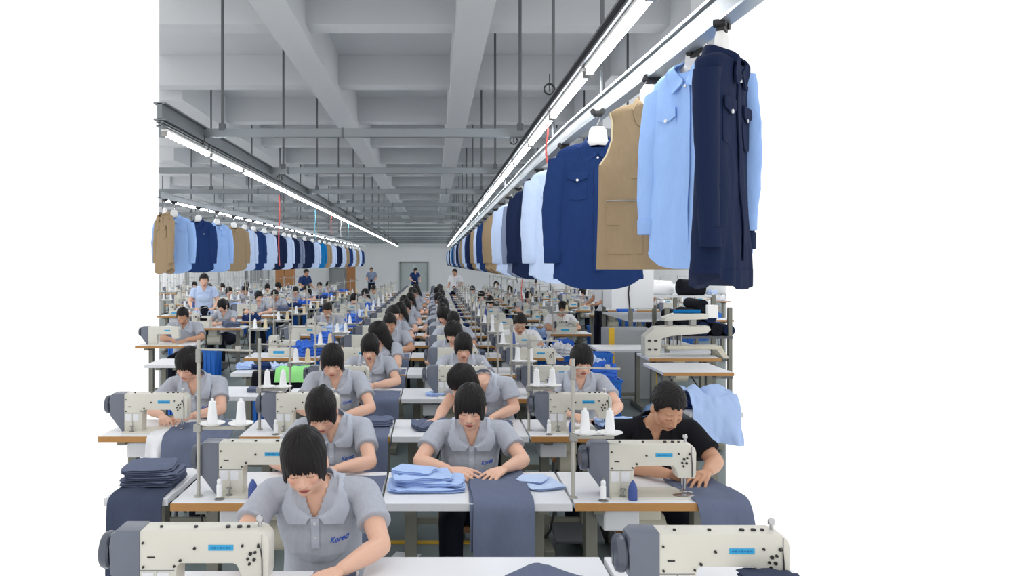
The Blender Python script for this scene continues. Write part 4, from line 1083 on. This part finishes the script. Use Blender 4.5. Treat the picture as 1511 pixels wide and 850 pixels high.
sheet('work_cloth', 'mint green cloth spread on the white table at the left aisle', 'cloth', -1.50, -1.20, [(7.9, T1 + .03), (7.66, T1 + .03), (7.63, T1), (7.60, .68)], 'green_cloth', .015, 11.0, .006)
sheet('work_cloth', 'black cloth hanging under the mint green cloth', 'cloth', -1.72, -1.18, [(7.8, T1 - .003), (7.645, T1 - .003), (7.63, T1 - .01), (7.625, .5)], 'black_cloth', .008, 12.0, .005)
for k in range(4): pad('folded_cloth', 'blue grey garment, %s from the left on the table with the mint green cloth' % ORD(k + 1), 'cloth', (-1.86 + k * .17, 7.95, T1 + .002), .16, .16, .04, k, ('lightblue_cloth', 'navy_cloth', 'g_pale', 'royal_cloth')[k], k, wr=1)
pad('folded_cloth', 'slate folded cloth on the small white side table left of the machine', 'cloth', (-1.42, 6.55, T1), .18, .12, .03, 0, 'slate_cloth', 7)
for i in range(3, 18):
    Y = RY[i]; L = LROW(i)
    m = 'navy_cloth' if i > 4 else 'slate_cloth'
    sheet('work_cloth', 'blue cloth hanging over the table end, left column, %s' % L, 'cloth', -.55, -.27, [(Y + .32, T1), (Y, T1), (Y - .022, T1 - .01), (Y - .03, .60)], m, .008, i * 1.3, .006, nx=16, res=.05)
    pad('folded_cloth', 'blue cloth heap, centre column, %s' % L, 'cloth', (.46, Y + .3, T1), .2, .2, .05, i, m, i, n=12)
    if i < 12: sheet('work_cloth', 'blue cloth hanging at the table end, centre column, %s' % L, 'cloth', .34, .50, [(Y + .2, T1), (Y, T1), (Y - .022, T1 - .01), (Y - .03, .55)], 'slate_cloth', .008, i * 2.3, .006, nx=12, res=.05)
    pad('folded_cloth', 'pale garment heap, right column, %s' % L, 'cloth', (1.24, Y + .3, T1), .24, .22, .06, i * 2, rnd.choice(('g_pale', 'white_cloth', 'lightblue_cloth', 'navy_cloth')), i, n=12, wr=.9)
# ------------------------------------------------------------------ people of the centre block
make_person('woman in grey polo nearest to the camera, black bangs, bent over her sewing', (-.425, 2.73, 0), head=(-.028, .085, 1.108), yaw=2, pitch=22, roll=-4, neck=(0, .20, 1.012), hip=(.01, .36, .53), sh=.172,
            elbows=((-.25, .03, .84), (.245, .03, .835)), wrists=((-.135, -.14, .81), (.13, -.12, .812)), hdir=((.25, -.95, -.2), (-.75, -.75, -.2)), vox=.0042, seed=1.3)
make_person('woman in grey polo working slate cloth at the white table in the centre', (.195, 4.03, 0), head=(-.01, .09, 1.066), yaw=-3, pitch=16, roll=2, neck=(0, .19, .972), hip=(0, .34, .50), sh=.166,
            elbows=((-.268, .05, .80), (.258, .05, .805)), wrists=((-.125, -.135, .805), (.155, -.125, .81)), hdir=((.9, -.42, -.12), (-.72, -.65, -.18)), vox=.0042, seed=4.1, curl=.35)
make_person('man with short black hair in a black shirt sewing at the right', (1.135, 4.03, 0), 'm', head=(.03, -.02, 1.085), yaw=14, pitch=36, roll=0, neck=(-.01, .10, .985), hip=(0, .34, .52), sh=.17,
            elbows=((-.22, .03, .80), (.275, .0, .81)), wrists=((-.035, -.21, .806), (.165, -.205, .815)), hdir=((.95, -.2, -.12), (-.62, -.75, -.15)), hair='short', shirt='black_shirt', vox=.0045, seed=2.2, text=False, curl=.35)
make_person('woman in grey polo behind the nearest woman, head bowed low', (-.535, 4.03, 0), head=(-.04, .10, 1.045), yaw=0, pitch=33, roll=-3, neck=(0, .22, .985), hip=(.01, .36, .52),
            elbows=((-.27, .05, .80), (.215, .03, .80)), wrists=((-.12, -.12, .80), (.07, -.12, .805)), hdir=((.8, -.5, -.1), (-.8, -.5, -.15)), vox=.005, seed=6.1)
make_person('third woman in grey polo up the left column, looking down at her hands', (-.675, 5.38, 0), head=(-.015, .10, 1.135), yaw=6, pitch=19, roll=0, neck=(0, .19, 1.05), hip=(0, .36, .57),
            elbows=((-.23, .05, .83), (.255, .03, .83)), wrists=((-.12, -.10, .81), (.10, -.13, .812)), hdir=((.8, -.5, -.1), (-.85, -.4, -.15)), vox=.0055, seed=7.7)
make_person('long haired woman in grey polo bending sideways over the centre table', (.27, 5.38, 0), head=(-.085, -.05, 1.02), yaw=-48, pitch=38, roll=10, neck=(.06, .03, 1.03), hip=(.16, .34, .62), shyaw=-18,
            elbows=((-.20, -.06, .85), (.27, -.02, .84)), wrists=((-.245, -.24, .81), (.10, -.22, .81)), hdir=((-.55, -.8, -.2), (-.4, -.9, -.1)), hair='long', vox=.0055, seed=8.2, text=False)
make_person('woman in grey polo behind a vertical pole, right of the centre', (1.02, 5.38, 0), head=(.02, .29, 1.115), yaw=3, pitch=13, roll=0, neck=(.02, .38, 1.015), hip=(0, .48, .53),
            elbows=((-.24, .2, .82), (.25, .16, .82)), wrists=((-.12, -.02, .80), (.16, -.05, .81)), hdir=((.6, -.7, -.1), (-.75, -.6, -.15)), vox=.0055, seed=9.9)
make_person('woman in grey polo at the left edge, hands on slate cloth', (-1.66, 5.38, 0), head=(-.01, .10, 1.115), yaw=-10, pitch=26, roll=5, neck=(.02, .17, 1.02), hip=(.03, .34, .54),
            elbows=((-.24, .0, .83), (.235, .03, .82)), wrists=((-.11, -.13, .81), (.10, -.13, .812)), hdir=((.5, -.85, -.2), (-.85, -.4, -.15)), vox=.0055, seed=3.9)
for (x, y, n) in ((-.42, 3.10, 'nearest woman'), (.195, 4.38, 'central woman'), (1.13, 4.38, 'man in black'), (-.53, 4.40, 'bowed woman behind the nearest one'), (-.67, 5.75, 'third woman of the left column'), (1.02, 5.87, 'woman behind the vertical pole'), (-1.65, 5.73, 'woman at the left edge')):
    make_stool((x, y, 0), 'low wooden stool under the %s' % n)
PV = {}
PV['e'] = dict(head=(0, .10, 1.085), yaw=-3, pitch=20, neck=(0, .19, 1.0), elbows=((-.24, .04, .81), (.235, .04, .81)), wrists=((-.10, -.12, .805), (.06, -.13, .805)), hdir=((.9, -.3, -.1), (-.9, -.35, -.15)), seed=11.0)
PV['f'] = dict(head=(0, .12, 1.095), yaw=-32, pitch=26, neck=(0, .2, 1.0), hair='long', seed=12.0)
PV['g'] = dict(sex='m', head=(0, .10, 1.09), yaw=0, pitch=32, neck=(0, .2, 1.0), hair='short', seed=13.0)
PV['h'] = dict(head=(0, .14, 1.12), yaw=22, pitch=10, neck=(0, .2, 1.02), hair='side', seed=14.0)
PV['i'] = dict(head=(.02, .10, 1.075), yaw=14, pitch=36, neck=(0, .2, 1.0), hair='bun', seed=15.0)
PO = {}; PM = {}
def worker(k, x, y, label, rz=0, hi=False, shirt='polo', sc_=None, z=0):
    kk = (k, hi, shirt)
    if kk not in PO:
        kw = dict(PV[k]); PO[kk] = make_person(label, (x, y, z), vox=.0068 if hi else .010, rz=rz, shirt=shirt, text=hi or True, **kw)
        if sc_: PO[kk].scale = sc_
        return PO[kk]
    o = dup(PO[kk], (x, y, z), rz, label, '', 'person', sc_=sc_); 
    o.scale = sc_ or (1, 1, 1)
    return o
HS = {'e': 'woman with bangs', 'f': 'long haired woman turned left', 'g': 'man with short hair', 'h': 'woman with tied hair looking up', 'i': 'woman with a hair bun', }
worker('e', -.54, RY[2] + TD, 'fourth woman in grey polo up the left column, hands on slate cloth', 0, True)
worker('e', .26, RY[2] + TD + .10, 'woman in grey polo just behind the bending woman', .05, True)
worker('f', .20, RY[3] + TD + .05, 'long haired woman behind the two central women, face turned left', 0, True)
worker('f', -.62, RY[3] + TD, 'dark haired woman turned away behind the fourth woman, left column', -.5, True)
worker('g', -.52, RY[4] + TD, 'short haired worker in grey polo in the middle of the left column', 0, True)
worker('g', .24, RY[4] + TD + .35, 'short haired worker facing the camera in the centre column', 0, True)
worker('g', 1.02, RY[4] + TD, 'man in pale shirt behind machines at the right of the centre', 0, True, 'white_cloth')
worker('h', -.50, RY[5] + TD, 'woman looking right, sixth from the front in the left column', .3)
kk = ['f', 'e', 'g', 'f', 'i', 'g', 'e', 'f', 'g', 'i', 'e']
for n, i in enumerate(range(6, 15)):
    worker(kk[n], -.50 + .04 * math.sin(i * 3), RY[i] + TD, '%s in grey polo, left column, %s' % (HS[kk[n]], LROW(i)), .2 * math.sin(i * 1.7))
for n, i in enumerate(range(5, 15)):
    worker(('f', 'i', 'f', 'e', 'f', 'g', 'i', 'f', 'e', 'g')[n], .14 + .05 * math.sin(i * 2), RY[i] + TD + .05, '%s in grey polo, centre column, %s' % (HS[('f', 'i', 'f', 'e', 'f', 'g', 'i', 'f', 'e', 'g')[n]], LROW(i)), .25 * math.sin(i * 2.1))
for i in (8, 10, 13): worker('e', 1.05, RY[i] + TD, 'woman with bangs in grey polo, right column, %s' % LROW(i), .1)
for i, k in ((6, 'g'), (9, 'e'), (11, 'f'), (13, 'g')): worker(k, -1.6, RY[i] + TD, '%s beside the left aisle, %s' % (HS[k], LROW(i)), .1)
# ------------------------------------------------------------------ side blocks
def inside(X, Y, m=.0): return EDGE_L * Y - m < X < EDGE_R * Y + m
garm = ('g_pale', 'navy_cloth', 'lightblue_cloth', 'royal_cloth', 'white_cloth', 'slate_cloth')
# blue bags, bins and cloth between the aisle and the left column
for i in range(4, 13):
    Y = RY[i]; L = LROW(i)
    crate(-1.75, Y - .35, 'blue plastic bin on the floor beside the left aisle, %s' % L, .4, .34, .5)
    pad('garment_heap', 'royal blue garment heap beside the left aisle, %s' % L, 'garments', (-1.45, Y + .25, T1), .34, .3, .12, i, 'royal_cloth' if i % 3 else 'lightblue_cloth', i * 1.1, n=14, wr=.5)
    stand(-2.05, Y + .1, 'white thread stand beside the left aisle, %s' % L, .68, .2, 1, 2, True)
    cones_on(-2.05, Y + .1, .68, .2, ('thread cone by the pole beside the left aisle, %s' % L, 'thread cone at the arm end beside the left aisle, %s' % L), ('cone_white', 'tan'))
# left block
cols = [(-4.15, 1), (-5.5, 2), (-6.85, 3), (-8.2, 4), (-9.55, 5)]
for ri in range(14):
    Y = 9.5 + 1.5 * ri + (0 if ri < 2 else .5)
    for (X, cn) in cols:
        if X < EDGE_L * Y - .12: continue
        lab = 'left block, %s row, %s column from aisle' % (ORD(ri + 1), ORD(cn))
        table(1.05, TD, True, X, Y, 'white sewing table, %s' % lab)
        q = (ri * 3 + cn * 5) % 4
        if q < 2: machine(X + .10, Y + .17, 'cream sewing machine, %s' % lab, False)
        else: overlock(X + .2, Y + .22, 'white overlock machine, %s' % lab)
        if q != 1: pad('garment_heap', 'rumpled garments on the table, %s' % lab, 'garments', (X + .82, Y + .25, T1), .30, .26, .08, ri, garm[(ri * 2 + cn) % 6], ri + cn, n=12, wr=.9)
        if ri < 10:
            stand(X + .05, Y + .08, 'pale thread stand, %s' % lab, .70, .24, 1, 2, True)
            cones_on(X + .05, Y + .08, .70, .24, ('thread cone by the pole, %s' % lab, 'thread cone at the arm end, %s' % lab), ('cone_white', ('tan', 'cone_white', 'cone_blue')[ri % 3]))
        if (ri + cn) % 3 != 1 and ri < 12 and not (ri == 0 and cn == 1):
            k = 'egfih'[(ri * 2 + cn) % 5]; worker(k, X + .55, Y + TD, '%s, %s' % (HS[k], lab), .3 * math.sin(ri * 2 + cn))
        if (ri + cn) % 3 == 0: crate(X + .6, Y - .4, 'blue plastic bin on the floor, %s' % lab, .4, .34, .45)
table(.72, TD, True, -3.78, 10.2, 'brown edged table of the nearest worker at the left edge', motor=False)
machine(-3.76, 10.35, 'cream sewing machine of the nearest worker at the left edge', False)
worker('g', -3.36, 10.2 + TD, 'short haired worker in grey polo at the nearest table left of the aisle', .1)
crate(-2.75, 9.0, 'blue plastic bin on the floor at the corner of the left aisle', .36, .3, .42)
crate(-2.8, 9.5, 'second blue bin behind the first at the left aisle corner', .34, .3, .40)
table(.42, TD, False, -2.98, 8.3, 'plain white table at the left edge in front of the blue bins', motor=False)
# right block
def brk(x, y, label, z):
    """large cream pattern sewing machine"""
    r = empty('pattern_sewer', label, 'sewing machine', (x, y, z))
    b = B(); b.prism([(0, 0), (.17, 0), (.19, .20), (.30, .23), (.70, .26), (.74, .30), (.72, .34), (.26, .34), (.12, .33), (.0, .22)], -.09, .09, .01); b.obj('machine_body', 'machine', r, ang=35)
    b = B(); b.prism([(.22, .40), (.70, .42), (.72, .47), (.36, .48), (.22, .43)], -.1, .1, .008); b.obj('top_arm', 'machine', r, ang=35)
    b = B(); b.box((.30, 0, .37), (.05, .08, .10)); b.box((.56, 0, .37), (.06, .08, .12)); b.obj('riser', 'dull_metal', r, False)
    b = B(); b.box((.55, 0, .10), (.62, .22, .035), .01); b.prism([(.78, .10), (.86, .10), (.94, -.02), (.88, -.02)], -.1, .1); b.obj('work_plate', 'machine_low', r, False)
    for k in range(5):
        b = B(); b.cyl((.24 + k * .045, -.05, .24), (.24 + k * .045, -.05, .13), .009, seg=8); b.obj('needle_bar', 'black' if k % 2 else 'chrome', r)
    for k in range(4):
        b = B(); b.box((.05 + .07 * (k % 2), -.094, .08 + .1 * (k // 2)), (.035, .01, .02), .002); b.obj('cover_plate', 'black', r, False)
    b = B(); b.cyl((.34, -.02, .50), (.64, -.02, .50), .022, seg=12); b.obj('cloth_roll', 'g_teal', r)
    b = B(); b.box((.78, 0, .50), (.12, .07, .15), .008); b.obj('control_screen', 'hanger', r, False)
    return r
table(.68, .75, True, 2.19, 7.70, 'white cutting table with brown edge at the right edge', motor=False)
table(.68, .6, False, 1.98, 9.75, 'plain white table in front of the yellow cornered column', motor=False)
table(.80, .55, True, 2.36, 8.85, 'sewing table carrying the large pattern sewing machine', motor=True)
brk(2.36, 9.1, 'large cream pattern sewing machine with blue roll and screen at the right', TZ)
table(.38, .55, False, 1.78, 5.62, 'white table under a hanging light blue cloth heap', motor=False)
sheet('work_cloth', 'light blue cloth heap hanging in folds at the right edge', 'cloth', 1.80, 2.13, [(6.1, T1 + .02), (5.9, T1 + .12), (5.68, T1 + .10), (5.60, T1), (5.585, .56)], 'lightblue_cloth', .05, 13.0, .006)
pad('folded_cloth', 'navy cloth below the light blue heap at the right', 'cloth', (1.92, 5.92, T1), .4, .3, .05, .2, 'navy_cloth', 4)
r = B()
def bag(x, y, z, s, label):
    b = B(); b.lathe([(0, 0), (.8, .02), (1.0, .3), (.95, .7), (.6, 1.1), (.2, 1.35), (.12, 1.45), (.3, 1.6), (0, 1.62)], seg=26)
    for v in b.bm.verts: v.co += Vector((nz(v.co.x * 3, v.co.y * 3, v.co.z * 3) * .25, nz(v.co.y * 3, v.co.z * 3, 5) * .25, 0)); v.co *= s
    o = b.obj('plastic_bag', 'bag_blue', ang=70, loc=(x, y, z)); return tag(o, label, 'bag')
bag(2.08, 7.4, 0.30, .17, 'translucent blue plastic bag in front of the brown edged table')
crate(2.08, 7.42, 'blue plastic bin under the translucent bag at the right', .40, .36, .30)
crate(1.92, 9.4, 'blue plastic bin right of the woman behind the pole', .28, .26, .26, z=.5)
crate(1.92, 9.4, 'grey box supporting the blue bin behind the woman at the pole', .30, .28, .5, 'grey_panel')
cols = [(1.72, 1), (3.15, 2), (4.5, 3), (5.85, 4), (7.2, 5), (8.55, 6)]
for ri in range(13):
    Y = 11.9 + 1.5 * ri
    for (X, cn) in cols:
        if cn == 2 and Y < 15: continue
        if X + 1.0 > EDGE_R * Y + .12: continue
        if cn == 1 and any(abs(Y - q) < .9 and False for q in (17.9,)): continue
        w = .62 if cn == 1 else 1.05
        lab = 'right block, %s row, %s column from centre' % (ORD(ri + 1), ORD(cn))
        table(w, TD, True, X, Y, 'white sewing table, %s' % lab)
        q = (ri * 3 + cn * 5) % 4
        if q == 0 and cn > 1: machine(X + .10, Y + .17, 'cream sewing machine, %s' % lab, False)
        else: overlock(X + .12, Y + .22, 'white overlock machine, %s' % lab)
        if q != 1 and cn > 1: pad('garment_heap', 'rumpled garments on the table, %s' % lab, 'garments', (X + .80, Y + .25, T1), .34, .28, .12, ri, ('white_cloth', 'g_pale', 'navy_cloth', 'royal_cloth', 'white_cloth')[(ri * 2 + cn) % 5], ri + cn, n=12, wr=.9)
        if ri < 10:
            stand(X + .05, Y + .08, 'pale thread stand, %s' % lab, .70, .24, 1, 2, True)
            cones_on(X + .05, Y + .08, .70, .24, ('thread cone by the pole, %s' % lab, 'thread cone at the arm end, %s' % lab), ('cone_white', ('tan', 'cone_white', 'cone_blue')[ri % 3]))
        if (ri + cn) % 3 == 1 and ri < 12:
            k = 'egfih'[(ri * 2 + cn) % 5]; worker(k, X + .5 * w, Y + TD, '%s, %s' % (HS[k], lab), .3 * math.sin(ri * 2 + cn), shirt='polo' if ri % 2 else 'white_cloth')
        if (ri + cn) % 3 == 0: crate(X + .4, Y - .4, 'blue plastic bin on the floor, %s' % lab, .4, .34, .45)
# blue bins and a blue covered machine between right column and the column
for k, (x, y) in enumerate(((1.72, 8.3), (1.75, 9.0), (1.70, 10.4), (1.78, 11.1), (1.62, 12.9))):
    crate(x, y, 'tall blue plastic bin, %s one behind the woman at the pole' % ORD(k + 1), .36, .32, .62)
    pad('garment_heap', 'crumpled blue and white garments in the %s tall blue bin' % ORD(k + 1), 'garments', (x, y, .60), .30, .27, .14, k, ('royal_cloth', 'g_pale', 'white_cloth', 'royal_cloth', 'lightblue_cloth')[k], k, n=12, wr=.6)
# shelves of dark cloth rolls at the right edge
r = empty('roll_shelf', 'grey steel shelf holding dark cloth piles at the right edge', 'shelf', (2.98, 10.3, 0))
b = B()
for sx in (0, .8):
    for sy in (0, .6): b = B(); b.box((sx, sy, .62), (.05, .05, 1.24)); b.obj('upright', 'leg', r, False)
for z in (.35, .86):
    b = B(); b.box((.4, .3, z), (.86, .66, .03)); b.obj('shelf_board', 'steel_dark', r, False)
rl = 0
for k, (x, z, rad, m, ln) in enumerate(((3.06, .955, .08, 'black_cloth', .6), (3.24, .975, .10, 'black_cloth', .6), (3.44, .965, .09, 'g_dark', .6), (3.62, .955, .08, 'black_cloth', .6), (3.78, .945, .07, 'g_dark', .6), (3.15, 1.12, .08, 'black_cloth', .6), (3.34, 1.13, .09, 'black_cloth', .6), (3.54, 1.12, .08, 'g_dark', .6), (3.44, 1.27, .07, 'black_cloth', .6))):
    b = B(); b.lathe([(0, 0), (.02, 0), (.02, -.01), (rad, -.0), (rad * 1.02, .02), (rad, ln * .5), (rad * 1.02, ln - .02), (rad, ln), (0, ln)], (0, 0, 0), (0, 1, 0), 20)
    tag(b.obj('cloth_roll', m, loc=(x, 10.3, z)), 'dark cloth roll on the right steel shelf, %s counted upwards from left' % ORD(k + 1), 'cloth roll')
for k, (x, y, z, rad, ln, m) in enumerate(((3.2, 12.9, 1.40, .10, .65, 'cone_white'), (3.3, 13.6, 1.40, .10, 1.0, 'cone_white'), (3.9, 12.8, 1.43, .13, .4, 'black_cloth'), (3.5, 14.4, 1.42, .12, .8, 'cone_white'))):
    b = B(); b.lathe([(0, 0), (.02, 0), (.02, -.01), (rad, 0), (rad, ln), (.02, ln), (0, ln)], (0, 0, 0), (1, .25, -.06), 22)
    tag(b.obj('cloth_roll', m, loc=(x, y, z)), '%s cloth roll on the rack right of the column, %s' % ('black' if 'black' in m else 'white', ('lowest in front', 'behind the first', 'at the right end', 'highest of all')[k]), 'cloth roll')
r = empty('steel_rack', 'open steel rack under the white cloth rolls right of the column', 'rack', (3.1, 12.7, 0))
b = B()
for sx in (0, 1.3):
    for sy in (0, 2.0): b = B(); b.box((sx, sy, .65), (.06, .06, 1.3)); b.obj('upright', 'leg', r, False)
for z in (.4, .9, 1.28):
    b = B(); b.box((.65, 1.0, z), (1.35, 2.05, .03)); b.obj('shelf_board', 'white_edge', r, False)
# standing figures and things near the far wall
def standing(label, x, y, shirt, rz, sex='f', seed=20, hair='tail'):
    return make_person(label, (x, y, 0), sex, head=(0, 0.0, 1.50), yaw=0, pitch=15, neck=(0, .05, 1.40), hip=(0, .06, .92), elbows=((-.24, .05, 1.12), (.24, .05, 1.12)), wrists=((-.16, -.16, 1.02), (.16, -.16, 1.02)), hdir=((.3, -.9, 0), (-.3, -.9, 0)),
                       knees=((-.1, .04, .50), (.1, .04, .50)), vox=.010, seed=seed, shirt=shirt, text=False, hair=hair, rz=rz)
PVS = standing('woman in dark blue standing before the far glass door', PX(613, 36), 36, 'navy_cloth', .4)
for o in PVS.children:
    if o.name.startswith('shoe'): pass
standing('standing worker in pale shirt right of the far glass door', PX(671, 27), 27, 'white_cloth', -.5, 'm', 21, 'short')
standing('worker in pale blue with short dark hair standing among the left machines', PX(301, 14.2), 14.2, 'g_pale', .3, 'f', 22, 'short')
standing('standing worker in navy shirt in the far left aisle', PX(452, 26), 26, 'navy_cloth', .9, 'm', 23, 'short')
standing('worker in white standing left of the big white column', PX(883, 15.6), 15.6, 'white_cloth', -1.2, 'm', 24, 'short')
standing('standing worker in grey before the far wall, left of the glass door', PX(548, 38), 38, 'g_grey', 0, 'm', 25, 'short')
b = B(); b.box((0, -.02, 0), (.75, .03, 1.1), .004); tag(b.obj('wall_poster', 'grey_panel', loc=(PX(379, YF), YF - .08, PZ(404, YF)), smooth=False), 'grey blue picture poster on the far left wall', 'poster')
r = empty('wooden_cabinet', 'brown wooden cabinet standing near the far left wall', 'cabinet', (PX(421, 40), 40, 0))
b = B(); b.box((0, 0, .8), (.9, .5, 1.6), .02); b.obj('body', 'cardboard', r, False)
for s in (-1, 1):
    b = B(); b.box((s * .22, -.26, .85), (.42, .03, 1.4), .006); dd = b.obj('door', 'cardboard', r, False); b = B(); b.cyl((s * .05, -.29, .85), (s * .05, -.29, 1.0), .012); b.obj('handle', 'chrome', dd)
r = empty('wooden_screen', 'tall brown panel beside the far grey door', 'panel', (PX(518, 46), 46, 0))
b = B(); b.box((0, 0, .95), (.5, .12, 1.9), .01); b.obj('board', 'cardboard', r, False)
# small things on the floor of the second row
b = B(); b.box((0, 0, .002), (.16, .11, .003)); o = b.obj('paper_sheet', 'paper', loc=(-.17, 4.95, .003), smooth=False); o.rotation_euler = (0, 0, -.3); tag(o, 'white sheet of paper on the floor under the central table', 'paper')
for k, (x, y) in enumerate(((.10, 5.5), (-.05, 6.1), (.5, 5.7))):
    pad('cloth_scrap', 'small pale cloth scrap on the floor, %s under the centre tables' % ('right one', 'far one', 'rightmost one')[k], 'cloth scrap', (x, y, .003), .12, .08, .02, k, 'white_cloth', k, n=10, wr=1)
# remove prototypes that were never placed
for p_ in (MH, ML, OV):
    if p_.location.z < -1:
        for c in list(p_.children_recursive) + [p_]: bpy.data.objects.remove(c)
